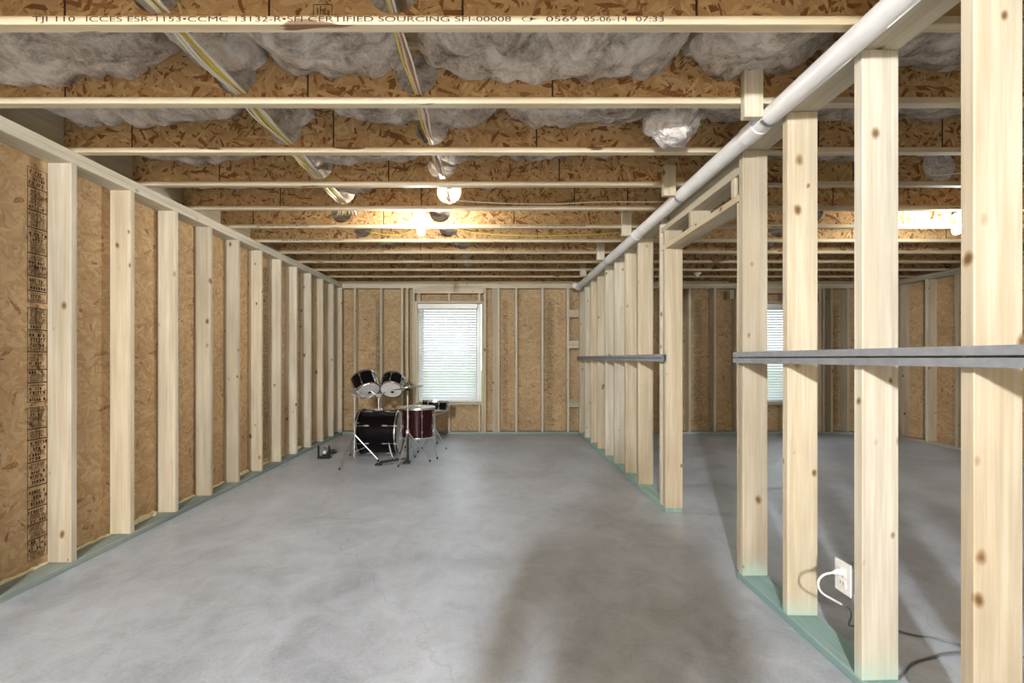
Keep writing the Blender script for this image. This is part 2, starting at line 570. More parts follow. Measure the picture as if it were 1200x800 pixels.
def text_mesh(body, x0, x1, h):
    cu = bpy.data.curves.new('print', 'FONT'); cu.body = body; cu.size = 1
    o = bpy.data.objects.new('print', cu); C.objects.link(o)
    dg = bpy.context.evaluated_depsgraph_get()
    me = bpy.data.meshes.new_from_object(o.evaluated_get(dg))
    bpy.data.objects.remove(o); bpy.data.curves.remove(cu)
    xs = [v.co.x for v in me.vertices]; ys = [v.co.y for v in me.vertices]
    for v in me.vertices:
        v.co = Vector((x0 + (v.co.x - min(xs)) / (max(xs) - min(xs)) * (x1 - x0), 0, v.co.y / 0.70 * h))
    return me

# ------------------------------------------------------------------ left wall
wl = empty('wall_left', (0, 0, 0), 'long left exterior wall of bare pine studs over tan strand board', 'wall', kind='structure')
rs = random.Random(3)
near0 = 2.515
ys_left = [near0 + 0.408 * k for k in range(-14, 11)]
board('bottom_plate', wl, (XL - D6, YF, 0), (XL, YB, T), M['greenY'])
board('top_plate', wl, (XL - D6, YF, ZP), (XL, YB, ZP + T), M['woodY'])
board('top_plate', wl, (XL - D6, YF, ZP + T), (XL, YB, ZT), M['woodY'])
for y in ys_left:
    o = board('stud', wl, (XL - D6, y, T), (XL, y + T, ZP), M['woodZ'])
    o.location.x += rs.uniform(-0.002, 0.003); o.rotation_euler = (rs.uniform(-0.0015, 0.0015), 0, rs.uniform(-0.02, 0.02))
board('stud', wl, (XL - D6, YB - T, T), (XL, YB, ZP), M['woodZ'])
# sheets of strand board behind the studs, joints centred on studs
yj = [YF - D6] + [ys_left[k] + T / 2 for k in range(1, len(ys_left), 3)] + [YB + D6]
sheets_l = []
for a, b2 in zip(yj, yj[1:]):
    sheets_l.append(board('osb_sheet', wl, (XL - D6 - 0.012, a + 0.002, 0.0), (XL - D6 - 0.0005, b2 - 0.002, ZT), M['osbYZ'], 0.001))
def place_stamp(st, parent, loc):
    st.parent = parent
    st.location = Vector(loc) - parent.location
def sheet_at(sheets, y, ax=1):
    return min(sheets, key=lambda s: abs(s.location[ax] - y))
for y0, sd, mt in ((2.408, 5, 'ink'), (2.408 + 2.436, 8, 'fadedink')):
    s = stamp('grade_stamp', None, (0, 0, 0), (0, 1, 0), (0, 0, 1), 0.107, 2.28, M[mt], sd)
    place_stamp(s, sheet_at(sheets_l, y0), (XL - D6 + 0.0005, y0, 0.09))
# expanding foam beads squeezed out along the foot of each bay
def foam(y0, y1, x, seed, fat):
    rd = random.Random(seed)
    n = 16
    pts = []; rr = []
    for k in range(n + 1):
        t = k / n
        pts.append((x + rd.uniform(-0.004, 0.006), y0 + (y1 - y0) * t, T + rd.uniform(0.0, 0.006)))
        rr.append(fat * rd.uniform(0.6, 1.3) * (0.5 if k in (0, n) else 1))
    return pts, rr
for i, y in enumerate(ys_left):
    if y < 1.0 or i == len(ys_left) - 1: continue
    pts, rr = foam(y + T, ys_left[i + 1], XL - D6 + 0.008, i, 0.024 if i % 3 == 0 else 0.011)
    tube('foam_bead', pts, rr, M['foam'], wl, 8)

# ------------------------------------------------------------------ back wall with two windows
WINS = [(-1.265, -0.235, 0.53, 2.135), (4.24, 5.27, 0.53, 2.135)]
wb_ = empty('wall_back', (0, YB, 0), 'back exterior wall of pine studs over strand board with two window openings', 'wall', kind='structure')
def bb(name, x0, x1, z0, z1, mat, y0=0.0, y1=D6, bev=0.003):
    return board(name, wb_, (x0, y0, z0), (x1, y1, z1), mat, bev)
bb('bottom_plate', XL - D6, XR + D6, 0, T, M['greenX'])
bb('top_plate', XL - D6, XR + D6, ZP, ZP + T, M['woodX'])
bb('top_plate', XL - D6, XR + D6, ZP + T, ZT, M['woodX'])
def bstud(x, z0=T, z1=ZP):
    bb('stud', x - T / 2, x + T / 2, z0, z1, M['woodZ'])
for x in (-2.30, -1.87, -1.525, -1.44, -0.02, 0.02, 0.06, 0.35, 0.78, 1.20): bstud(x)
for x in (1.62, 1.98, 2.39, 2.80, 3.20, 3.61, 3.98, 4.10, 5.40, 5.53, 5.80, 6.15): bstud(x)
for x0, x1, z0, z1 in WINS:
    for sx in (x0 - T / 2 - 0.012, x1 + T / 2 + 0.012): bstud(sx, T, z1 + 0.012)
    for sx in (x0 - T / 2 - 0.052, x1 + T / 2 + 0.052): bstud(sx)
    bb('header_plate', x0 - 0.05, x1 + 0.05, z1 + 0.012, z1 + 0.012 + T, M['woodX'])
    bb('header_plate', x0 - 0.05, x1 + 0.05, ZP - 0.085, ZP, M['woodX'], 0.0, 0.05)
    bb('sill_plate', x0 - 0.012, x1 + 0.012, z0 - 0.012 - T, z0 - 0.012, M['woodX'])
    for sx in (x0 + 0.02, (x0 + x1) / 2, x1 - 0.02):
        bstud(sx, z1 + 0.012 + T, ZP - 0.085)
        bstud(sx, T, z0 - 0.012 - T)
for z in (1.98, 1.47, 0.50):       # ladder blocking where the partition meets this wall
    bb('blocking', 1.22, 1.60, z - 0.062, z + 0.062, M['woodX'], 0.02, 0.02 + T)
bb('hanging_block', 3.83, 3.90, 2.22, 2.36, M['woodZ'], -0.036, -0.002)
sheets_b = []
xj = [XL - D6, -1.52, -0.02, 1.20, 2.39, 3.61, 4.11, 5.40, XR + D6]
for a, b2 in zip(xj, xj[1:]):
    cut = [(w0, w1, z0, z1) for w0, w1, z0, z1 in WINS if w0 < b2 and w1 > a]
    y0, y1 = D6 + 0.0005, D6 + 0.012
    if not cut:
        sheets_b.append(bb('osb_sheet', a + 0.002, b2 - 0.002, 0, ZT, M['osbback'], y0, y1, 0.001)); continue
    w0, w1, z0, z1 = cut[0]
    w0 -= 0.01; w1 += 0.01; z0 -= 0.01; z1 += 0.01
    for p, q, r, s in ((a, b2, 0, z0), (a, b2, z1, ZT), (a, w0, z0, z1), (w1, b2, z0, z1)):
        sheets_b.append(bb('osb_sheet', p + 0.001, q - 0.001, r, s, M['osbback'], y0, y1, 0.001))
for x0, wd, sd in ((0.86, 0.13, 11), (-1.99, 0.06, 12), (3.33, 0.13, 13), (5.62, 0.12, 14), (0.13, 0.08, 15)):
    s = stamp('grade_stamp', None, (0, 0, 0), (1, 0, 0), (0, 0, 1), wd, 2.15, M['fadedink'], sd, 0.9)
    place_stamp(s, min([k for k in sheets_b if k.dimensions.z > 2], key=lambda k: abs(k.location.x - x0)), (x0, D6 - 0.0005, 0.12))

# ------------------------------------------------------------------ right wall, front wall
wr = empty('wall_right', (0, 0, 0), 'far right exterior wall of studs and strand board behind the partition', 'wall', kind='structure')
board('bottom_plate', wr, (XR, YF, 0), (XR + D6, YB, T), M['woodY'])
board('top_plate', wr, (XR, YF, ZP), (XR + D6, YB, ZP + T), M['woodY'])
board('top_plate', wr, (XR, YF, ZP + T), (XR + D6, YB, ZT), M['woodY'])
ys_r = [6.62 - 0.406 * k for k in range(0, 25)]
for y in ys_r:
    board('stud', wr, (XR, y, T), (XR + D6, y + T, ZP), M['woodZ'])
yj = [YB + D6] + [ys_r[k] + T / 2 for k in range(1, len(ys_r), 3)] + [YF - D6]
sheets_r = []
for a, b2 in zip(yj, yj[1:]):
    sheets_r.append(board('osb_sheet', wr, (XR + D6 + 0.0005, b2 + 0.002, 0), (XR + D6 + 0.012, a - 0.002, ZT), M['osbYZ'], 0.001))
for y0, sd in ((6.28, 21), (5.55, 22)):
    s = stamp('grade_stamp', None, (0, 0, 0), (0, 1, 0), (0, 0, 1), 0.09, 2.2, M['fadedink'], sd)
    place_stamp(s, sheet_at(sheets_r, y0), (XR + D6 - 0.0005, y0, 0.1))

wf = empty('wall_front', (0, YF, 0), 'framed wall behind the photographer with strand board sheets', 'wall', kind='structure')
for a, b2 in zip((XL - D6, -1.42, -0.2, 1.02, 2.24, 3.46, 4.68, 5.9), (-1.42, -0.2, 1.02, 2.24, 3.46, 4.68, 5.9, XR + D6)):
    board('osb_sheet', wf, (a, -D6 - 0.012, 0), (b2, -D6, ZT), M['osbXZ'], 0)
for k in range(22):
    board('stud', wf, (XL + 0.41 * k, -D6, T), (XL + 0.41 * k + T, 0, ZP), M['woodZ'])
board('bottom_plate', wf, (XL - D6, -D6, 0), (XR + D6, 0, T), M['greenX'])
board('top_plate', wf, (XL - D6, -D6, ZP), (XR + D6, 0, ZT), M['woodX'])

# ------------------------------------------------------------------ stud partition
wp = empty('wall_partition', (0, 0, 0), 'open stud partition with doorway gap running down the basement', 'wall', kind='structure')
X2 = XP + D6
board('top_plate', wp, (XP, YF, ZP), (X2, YB, ZP + T), M['woodY'])
board('top_plate', wp, (XP, YF, ZP + T), (X2, YB, ZT), M['woodY'])
board('bottom_plate', wp, (XP, YF, 0), (X2, 2.42, T), M['teal_plate'])
board('bottom_plate', wp, (XP, 3.43, 0), (X2, YB, T), M['teal_plate'])
near = [2.36, 1.995, 1.593, 1.219, 0.81, 0.405, 0.0, -0.41, -0.82, -1.22, -1.63, -2.04, -2.45, -2.85, -3.26]
for i, y in enumerate(near):
    o = board('stud', wp, (XP, y, T), (X2, y + T, ZP), M['stud_stain'])
    o.rotation_euler = (0, 0, (0.03, -0.02, 0.03, 0.0)[i % 4])
o = board('stud', wp, (XP + 0.012, 2.40, T), (X2 + 0.012, 2.40 + T, 2.125), M['stud_stain'])
board('stud', wp, (XP, 3.43, T), (X2, 3.43 + T, 2.125), M['woodZ'])
board('stud', wp, (XP, 3.52, T), (X2, 3.52 + T, ZP), M['woodZ'])
for k in range(8):
    board('stud', wp, (XP, 4.07 + 0.406 * k, T), (X2, 4.07 + 0.406 * k + T, ZP), M['woodZ'])
# door header: two flat boards with cripples between
board('header_plate', wp, (XP, 2.40, 2.125), (X2, 3.52, 2.125 + T), M['woodY'])
board('header_plate', wp, (XP, 2.40, 2.275), (X2, 3.52, 2.275 + T), M['woodY'])
board('header_filler', wp, (XP + 0.04, 2.40, 2.275 + T), (XP + 0.04 + T, 3.52, ZP), M['woodY'])
for y in (3.435, 2.98, 2.44):
    board('cripple_stud', wp, (XP, y, 2.125 + T), (X2, y + T, 2.275), M['woodZ'])

# grey steel rails screwed along the studs
def rail(y0, y1, label, grp='grey rails along the partition'):
    r = empty('wall_rail', (XP, y0, 1.246), label, 'rail', grp)
    bm = bmesh.new()
    L = y1 - y0
    # C-shaped channel: back web, upper and lower lips with a slot between
    pr = [(0, -0.03), (-0.03, -0.03), (-0.03, -0.004), (-0.026, -0.004), (-0.026, -0.026), (-0.004, -0.026),
          (-0.004, 0.026), (-0.026, 0.026), (-0.026, 0.003), (-0.03, 0.003), (-0.03, 0.03), (0, 0.03)]
    a = [bm.verts.new((x - 0.001, 0, z)) for x, z in pr]
    b2 = [bm.verts.new((x - 0.001, L, z)) for x, z in pr]
    k = len(pr)
    for i in range(k):
        bm.faces.new((a[i], a[(i + 1) % k], b2[(i + 1) % k], b2[i]))
    bm.faces.new(a); bm.faces.new(b2[::-1])
    bmesh.ops.recalc_face_normals(bm, faces=bm.faces)
    from_bm('channel', bm, M['rail'], r)
    return r
r1 = rail(-1.0, 2.40, 'grey steel channel rail on the near studs of the partition')
r2 = rail(3.40, 6.98, 'grey steel channel rail on the far studs beyond the doorway')
for r, ylist, y0 in ((r1, near[:8], -1.0), (r2, [3.52] + [4.07 + 0.406 * k for k in range(7)], 3.40)):
    for y in ylist:
        if y - y0 < 0: continue
        lathe('screw_head', [(0, 0), (0.006, 0.0), (0.006, 0.003), (0.0, 0.005)], M['steel'], r, (-0.005, y + T / 2 - y0, 0), (0, -PI / 2, 0), 8)

# ------------------------------------------------------------------ ceiling: I-joists, subfloor, insulation
ce = empty('ceiling', (0, 0, ZT), 'unfinished ceiling of wooden I-joists with strand board webs', 'ceiling', kind='structure')
JY = [1.570 + 0.488 * k for k in range(-10, 12)]       # near face of each joist's flange
FW, FT = 0.044, 0.032
XA, XB = XL - 0.09, XR + 0.09
def web_panel(parent, x0, x1, holes):
    """strand board web between two joints, with round openings"""
    z0, z1 = FT - 0.004, ZJ - ZT - FT + 0.004
    th = 0.0095
    bm = bmesh.new()
    H = (z1 - z0)
    xs = [x0 + 0.0003]
    for hx, hr in holes:
        zc = (z0 + z1) / 2
        a, b2 = hx - H / 2, hx + H / 2
        a = max(a, xs[-1] + 0.001); b2 = min(b2, x1 - 0.004)
        if a - xs[-1] > 0.002:
            add_box(bm, (xs[-1], -th / 2, z0), (a, th / 2, z1))
        seg = 32
        for sgn in (0,):
            ring = []
            for k in range(seg):
                t = 2 * PI * k / seg
                c, s = math.cos(t), math.sin(t)
                m_ = max(abs(c), abs(s))
                ox = hx + c / m_ * H / 2; ox = min(max(ox, a), b2)
                oz = zc + s / m_ * H / 2
                ring.append([bm.verts.new(p) for p in ((hx + hr * c, -th / 2, zc + hr * s), (ox, -th / 2, oz), (ox, th / 2, oz), (hx + hr * c, th / 2, zc + hr * s))])
            for k in range(seg):
                p, q = ring[k], ring[(k + 1) % seg]
                for e in range(4):
                    try: bm.faces.new((p[e], p[(e + 1) % 4], q[(e + 1) % 4], q[e]))
                    except ValueError: pass
        xs.append(b2)
    add_box(bm, (xs[-1], -th / 2, z0), (x1 - 0.0003, th / 2, z1))
    bmesh.ops.recalc_face_normals(bm, faces=bm.faces)
    cx = (x0 + x1) / 2
    bmesh.ops.translate(bm, verts=bm.verts, vec=(-cx, 0, 0))
    return from_bm('web_panel', bm, M['osbweb'], parent, (cx, FW / 2, 0))

joints = {0: [-1.7 + 0.1, -0.84, -0.12, 0.75], 1: [-2.09, -0.91, 0.28], 2: [-2.18, -0.97, 0.25], 3: [-1.97, -0.76, 0.46],
          4: [-1.78, -0.61, 0.66, 1.1], 5: [-2.28, -1.05, 0.18], 6: [-1.2, 0.45]}
holes = {}
for k in range(-2, 12):
    holes[k] = [(-1.26, 0.100), (-0.38, 0.100), (3.17, 0.11)]
holes[5] = [(-1.45, 0.1), (-0.52, 0.1), (3.0, 0.1)]
holes[6] = [(-1.40, 0.1), (-0.49, 0.1), (3.0, 0.1)]
rj = random.Random(9)
fl_me = box_mesh(XB - XA, FW, FT, M['flange'], 0.003)
J = {}
for idx, y in enumerate(JY):
    k = idx - 10
    j = empty('i_joist', (0, y, 0), parent=ce)
    J[k] = j
    link('bottom_flange', fl_me, M['flange'], j, ((XA + XB) / 2, FW / 2, FT / 2))
    link('top_flange', fl_me, M['flange'], j, ((XA + XB) / 2, FW / 2, ZJ - ZT - FT / 2))
    hs = sorted(holes.get(k, [])) if k >= -2 else []
    js = list(joints.get(k, [rj.uniform(-2.2, -1.8), rj.uniform(-0.9, -0.75), rj.uniform(0.2, 0.9)]))
    js += [1.45 + rj.uniform(0, 0.5), 2.6 + rj.uniform(-0.2, 0.3), 3.75 + rj.uniform(-0.1, 0.4), 4.95 + rj.uniform(-0.2, 0.3)]
    js = [x for x in sorted(js) if all(abs(x - h[0]) > h[1] + 0.03 for h in hs)]
    edges = [XA] + js + [XB]
    for a, b2 in zip(edges, edges[1:]):
        web_panel(j, a, b2, [h for h in hs if a < h[0] < b2])
        if b2 < XB:   # dark glue line where two web panels meet
            board('glue_joint', j, (b2 - 0.004, FW / 2 - 0.0054, FT), (b2 + 0.004, FW / 2 + 0.0054, ZJ - ZT - FT), M['glue'], 0)

# printed lettering along the first joist's lower flange
def pr(j, body, x0, x1, z, h, yy=-0.0006):
    me = text_mesh(body, x0, x1, h)
    return link('printed_lettering', me, M['ink'], j, (0, yy, z))
s1 = 1.57 / 500
def X1(px): return (px - 580) * s1
for body, a, b2 in (('TJI 110', 38, 88), ('ICCES ESR-1153\u2022CCMC 13132-R\u2022SFI CERTIFIED SOURCING SFI-00008', 101, 599),
                    ('0569', 640, 676), ('05-06-14', 684, 735), ('07:33', 745, 778)):
    pr(J[0], body, X1(a), X1(b2), 0.008, 0.020)
bm = bmesh.new()      # small leaf-and-ring mark between the numbers
def rx(cx, cz, rx_, rz_, inner):
    seg = 24
    o_ = [bm.verts.new((cx + rx_ * math.cos(2 * PI * k / seg), 0, cz + rz_ * math.sin(2 * PI * k / seg))) for k in range(seg)]
    i_ = [bm.verts.new((cx + inner * rx_ * math.cos(2 * PI * k / seg), 0, cz + inner * rz_ * math.sin(2 * PI * k / seg))) for k in range(seg)]
    for k in range(seg):
        if 2 < k < 6: continue
        bm.faces.new((o_[k], o_[(k + 1) % seg], i_[(k + 1) % seg], i_[k]))
rx(X1(618), 0.018, 0.020, 0.010, 0.8)
bm.faces.new([bm.verts.new(p) for p in ((X1(621), 0, 0.014), (X1(630), 0, 0.018), (X1(621), 0, 0.022))])
from_bm('printed_lettering', bm, M['ink'], J[0], (0, -0.0006, 0))
# boxed stamp on the first web, upside down
me = text_mesh('TJI', -0.021, 0.021, 0.024)
o = link('printed_lettering', me, M['ink'], J[0], (X1(376), FW / 2 - 0.0056, 0.072), (0, PI, 0))
bm = bmesh.new()
for lo, hi in (((-0.036, 0, -0.026), (0.036, 0, -0.023)), ((-0.036, 0, 0.023), (0.036, 0, 0.026)), ((-0.036, 0, -0.026), (-0.033, 0, 0.026)), ((0.033, 0, -0.026), (0.036, 0, 0.026))):
    bm.faces.new([bm.verts.new(p) for p in ((lo[0], 0, lo[2]), (hi[0], 0, lo[2]), (hi[0], 0, hi[2]), (lo[0], 0, hi[2]))])
from_bm('printed_frame', bm, M['ink'], J[0], (X1(376), FW / 2 - 0.0056, 0.060))
# the same mill line, too small to read, on joists further in
line = 'ICCES ESR-1153\u2022CCMC 13132-R\u2022SFI CERTIFIED SOURCING SFI-00008'
for k, x0, x1 in ((5, -2.2, -1.75), (6, -2.25, -1.6), (7, -2.1, -1.3), (8, -0.9, 0.1), (5, 0.05, 0.85), (7, 0.0, 0.75), (9, 0.1, 1.0)):
    pr(J[k], line if x1 - x0 > 0.7 else 'SFI CERTIFIED SOURCING', x0, x1, 0.008, 0.016)

# rim boards at the ends of the bays
for ya, yb_ in ((YF - D6, -0.9), (-0.9, 2.1), (2.1, 4.9), (4.9, YB + 0.12)):
    board('rim_board', ce, (XA - 0.04, ya, 0), (XA, yb_, ZJ - ZT), M['woodY'], 0)
    board('rim_board', ce, (XB, ya, 0), (XB + 0.04, yb_, ZJ - ZT), M['woodY'], 0)
board('rim_board', ce, (XA, YB + 0.09, 0), (XB, YB + 0.12, ZJ - ZT), M['osbback'])
for x in (-2.25, -1.48, -0.0, 1.0, 2.2, 3.4, 4.6):
    board('squash_block', ce, (x - 0.05, YB - 0.04, 0), (x + 0.05, YB, ZJ - ZT - 0.05), M['woodZ'])
# subfloor sheets
yy = YF - D6
while yy < YB + D6:
    xx = XA - 0.04
    while xx < XB:
        board('subfloor_panel', ce, (xx, yy, ZJ - ZT), (min(xx + 2.44, XB + 0.04), min(yy + 1.22, YB + D6), ZJ - ZT + 0.018), M['osbXY'], 0)
        xx += 2.44
    yy += 1.22

# insulation batts sagging in the joist bays
def batt(y0, y1, x0, x1, base, sag, seed, amp=0.02, lift0=0.07, lift1=0.07):
    rd = random.Random(seed)
    so = Vector((rd.uniform(0, 50), rd.uniform(0, 50), rd.uniform(0, 50)))
    nx = max(8, int((x1 - x0) / 0.02)); ny = 20
    top = ZJ - ZT - 0.012
    bm = bmesh.new()
    low = []
    tilt = rd.uniform(-0.03, 0.03)
    for i in range(nx + 1):
        t = i / nx
        row = []
        for k in range(ny + 1):
            s = k / ny
            x = x0 + (x1 - x0) * t; y = y0 + (y1 - y0) * s
            p = Vector((x * 3.0, y * 3.0, 0)) + so
            q = Vector((x * 11.0, y * 11.0, 3.3)) + so
            fold = 1 - abs(mnoise.noise(Vector((x * 4.5, y * 2.0, 7)) + so)) * 2.2
            f2 = 1 - abs(mnoise.noise(Vector((x * 9.0, y * 7.0, 1.7)) + so)) * 2.5
            z = base + tilt * (t - 0.5) - sag * (1 - (2 * t - 1) ** 2) + amp * 2.6 * mnoise.noise(p) + amp * 1.1 * mnoise.noise(q) + amp * 0.5 * mnoise.noise(q * 2.6) - amp * 1.1 * max(0, fold) + amp * 0.9 * max(0, f2) ** 3
            e = min(t, 1 - t) * (x1 - x0)
            lift = lift0 if t < 0.5 else lift1
            if e < 0.16: z += lift * (1 - e / 0.16) ** 2
            z += 0.035 * max(0, abs(2 * s - 1) - 0.75) / 0.25 * (0.5 + mnoise.noise(p * 1.7))
            z = min(max(z, 0.055), top - 0.01)
            ex = 0.03 * mnoise.noise(Vector((y * 9, 5, 1)) + so) if i in (0, nx) else 0
            row.append(bm.verts.new((x + ex, y, z)))
        low.append(row)
    for i in range(nx):
        for k in range(ny):
            bm.faces.new((low[i][k], low[i + 1][k], low[i + 1][k + 1], low[i][k + 1]))
    border = [low[i][0] for i in range(nx + 1)] + [low[nx][k] for k in range(1, ny + 1)] + [low[i][ny] for i in range(nx - 1, -1, -1)] + [low[0][k] for k in range(ny - 1, 0, -1)]
    tops = [bm.verts.new((v.co.x, v.co.y, top)) for v in border]
    for a in range(len(border)):
        b2 = (a + 1) % len(border)
        bm.faces.new((border[a], border[b2], tops[b2], tops[a]))
    bm.faces.new(tops)
    bmesh.ops.recalc_face_normals(bm, faces=bm.faces)
    o = from_bm('insulation_batt', bm, M['insul'], ce, (0, 0, 0), None, True)
    return o
ri = random.Random(31)
plan = {  # bay: list of (x0, x1, base height above the joist undersides, sag)
    0: [(-2.57, -1.52, 0.145, 0.045), (-1.46, -1.10, 0.150, 0.01), (-1.06, -0.42, 0.125, 0.02), (-0.36, 0.86, 0.160, 0.055), (0.90, 1.55, 0.165, 0.03)],
    1: [(-2.57, -1.50, 0.185, 0.025), (-1.44, -1.08, 0.15, 0.02), (-1.0, 0.0, 0.185, 0.02), (0.04, 1.0, 0.185, 0.035), (1.05, 1.6, 0.20, 0.0)],
    2: [(-2.57, -1.55, 0.19, 0.02), (-1.5, -0.5, 0.185, 0.03), (-0.45, 0.9, 0.20, 0.02), (0.95, 1.6, 0.21, 0.01)],
    3: [(-2.57, -1.5, 0.20, 0.02), (-1.45, -0.9, 0.15, 0.02), (-0.85, 0.1, 0.185, 0.03), (0.15, 1.6, 0.22, 0.01)],
}
for k in range(-10, 11):
    y0 = JY[k + 10] + FW / 2 + 0.008; y1 = JY[k + 11] + FW / 2 - 0.008
    segs = list(plan.get(k, [(XA, -1.2, 0.225, 0.01), (-1.15, 0.1, 0.225, 0.01), (0.15, 1.5, 0.23, 0.01)]))
    segs += [(1.65, 2.85, 0.20 if k < 4 else 0.23, 0.03), (2.9, 4.1, 0.21, 0.02), (4.15, 5.2, 0.21, 0.03), (5.25, 6.36, 0.21, 0.03)]
    for x0, x1, base, sag in segs:
        batt(y0, y1, max(x0, XA + 0.01), min(x1, XB - 0.01), base, sag, ri.randint(0, 9999), 0.020 if k < 4 else 0.01)

# ------------------------------------------------------------------ windows and blinds
def window(name, x0, x1, z0, z1, label):
    wv = empty(name, ((x0 + x1) / 2, YB + 0.075, z0), label, 'window', kind='structure')
    hw = (x1 - x0) / 2; h = z1 - z0
    def b(nm, lo, hi, mat=M['vinyl'], par=wv):
        return board(nm, par, lo, hi, mat, 0.002)
    for lo, hi in (((-hw, 0, 0), (-hw + 0.045, 0.085, h)), ((hw - 0.045, 0, 0), (hw, 0.085, h)),
                   ((-hw + 0.045, 0, 0), (hw - 0.045, 0.085, 0.045)), ((-hw + 0.045, 0, h - 0.045), (hw - 0.045, 0.085, h))):
        b('window_frame', lo, hi)
    mid = h * 0.5
    for nm, za, zb, y in (('lower_sash', 0.045, mid + 0.02, 0.012), ('upper_sash', mid - 0.02, h - 0.045, 0.045)):
        e = empty(nm, (0, y, za), parent=wv)
        sh = zb - za; a = hw - 0.046
        for lo, hi in (((-a, 0, 0), (-a + 0.035, 0.028, sh)), ((a - 0.035, 0, 0), (a, 0.028, sh)),
                       ((-a + 0.035, 0, 0), (a - 0.035, 0.028, 0.035)), ((-a + 0.035, 0, sh - 0.035), (a - 0.035, 0.028, sh))):
            b('sash_rail', lo, hi, par=e)
        board('pane', e, (-a + 0.035, 0.011, 0.035), (a - 0.035, 0.017, sh - 0.035), M['glass'], 0)
    return wv
window('window_1', *WINS[0], 'white vinyl sash window in the back wall behind the drum kit')
window('window_2', *WINS[1], 'white vinyl sash window in the back wall beyond the partition')

def blind(x0, x1, z0, z1, label):
    bl = empty('window_blind', ((x0 + x1) / 2, YB + 0.02, z0), label, 'blind', 'white blinds on the back windows')
    hw = (x1 - x0) / 2; h = z1 - z0
    board('head_rail', bl, (-hw, -0.022, h - 0.055), (hw, 0.03, h), M['vinyl'])
    board('valance', bl, (-hw - 0.005, -0.034, h - 0.075), (hw + 0.005, -0.026, h + 0.002), M['white'])
    board('bottom_rail', bl, (-hw + 0.006, -0.02, 0.0), (hw - 0.006, 0.025, 0.022), M['white'])
    n = 36
    sw = 0.05
    # a gently cupped slat
    bm = bmesh.new()
    prof = []
    for i in range(5):
        t = -1 + 2 * i / 4
        prof.append((t * sw / 2, 0.003 * (1 - t * t)))
    rows = [[bm.verts.new((sx * (hw - 0.008), y, z + dz)) for y, z in prof] for dz in (0, 0.0022) for sx in (-1, 1)]
    a, b2, c, d = rows
    for i in range(4):
        bm.faces.new((a[i], b2[i], b2[i + 1], a[i + 1])); bm.faces.new((c[i], c[i + 1], d[i + 1], d[i]))
    for p, q, r, s in ((a, b2, d, c),):
        bm.faces.new((a[0], c[0], d[0], b2[0])); bm.faces.new((a[4], b2[4], d[4], c[4]))
    bm.faces.new(a + c[::-1]); bm.faces.new(b2[::-1] + d)
    bmesh.ops.recalc_face_normals(bm, faces=bm.faces)
    me = bpy.data.meshes.new('slat'); bm.to_mesh(me); bm.free(); me.materials.append(M['slat'])
    rd = random.Random(4)
    for i in range(n):
        z = 0.035 + (h - 0.075 - 0.045) * i / (n - 1)
        o = link('slat', me, None, bl, (rd.uniform(-0.002, 0.002), 0, z), (math.radians(47) + rd.uniform(-0.04, 0.04), 0, rd.uniform(-0.002, 0.002)))
    for x in (-hw * 0.72, hw * 0.72):
        for y in (-0.021, 0.021):
            tube('ladder_cord', [(x, y, 0.01), (x, y, h - 0.05)], 0.0012, M['cy_white'], bl, 5)
    tube('tilt_wand', [(-hw + 0.07, -0.04, h - 0.06), (-hw + 0.07, -0.045, h - 0.75)], 0.004, M['white'], bl, 6)
    tube('pull_cord', [(hw - 0.08, -0.04, h - 0.06), (hw - 0.08, -0.042, h * 0.42)], 0.002, M['white'], bl, 5)
    return bl
x0, x1, z0, z1 = WINS[0]
blind(x0 + 0.005, x1 - 0.06, z0 - 0.0, z1 + 0.0, 'lowered white slatted blind on the window behind the drum kit')
x0, x1, z0, z1 = WINS[1]
blind(x0 + 0.02, x1 - 0.03, z0, z1, 'lowered white slatted blind on the window seen through the partition')

# ------------------------------------------------------------------ white drain pipe
PX = 1.315
def pz(y): return 2.402 - (y - 1.38) * 0.0062
pp = empty('drain_pipe', (PX, 0, 0), 'long white plastic drain pipe slung below the joists along the partition', 'pipe')
R0 = 0.0445
def pipe_seg(name, y0, y1, r):
    bm = bmesh.new(); add_tube(bm, [(0, y0, pz(y0)), (0, (y0 + y1) / 2, pz((y0 + y1) / 2)), (0, y1, pz(y1))], r, 28)
    bmesh.ops.recalc_face_normals(bm, faces=bm.faces)
    return from_bm(name, bm, M['pvc'], pp, (0, 0, 0), None, True)
for a, b2 in ((-3.0, 2.17), (2.18, 4.0), (4.01, 6.72)): pipe_seg('pipe_length', a, b2, R0)
for y in (2.17, 4.0): pipe_seg('coupling', y - 0.06, y + 0.05, 0.0495)
pipe_seg('end_fitting', 6.62, 6.76, 0.051)
tube('elbow', [(0, 6.70, pz(6.7)), (-0.03, 6.72, pz(6.7) + 0.012), (-0.09, 6.725, pz(6.7) + 0.03)], 0.044, M['pvc'], pp, 20)
for k in (1, 3, 5, 7, 9):
    y = JY[k + 10]
    bk = board('hanger_block', pp, (1.228 - 0.0445 - PX, y - T - 0.001, 2.385), (1.228 + 0.0445 - PX, y - 0.001, 2.68 if k == 1 else 2.60), M['woodZ'])
    pts = []
    for i in range(17):
        t = PI * 1.0 - PI * 1.15 * i / 16 * -1
        pts.append((0.048 * math.cos(t), y - 0.02, pz(y) + 0.048 * math.sin(t)))
    bm = bmesh.new()
    prev = None
    for p in [(-0.05, y - 0.02, pz(y) + 0.07)] + pts + [(0.045, y - 0.02, pz(y) + 0.068)]:
        cur = [bm.verts.new((p[0], p[1] + d, p[2])) for d in (-0.01, 0.01)]
        if prev: bm.faces.new((prev[0], prev[1], cur[1], cur[0]))
        prev = cur
    bmesh.ops.solidify(bm, geom=bm.faces[:], thickness=0.0012)
    from_bm('strap', bm, M['steel'], pp)

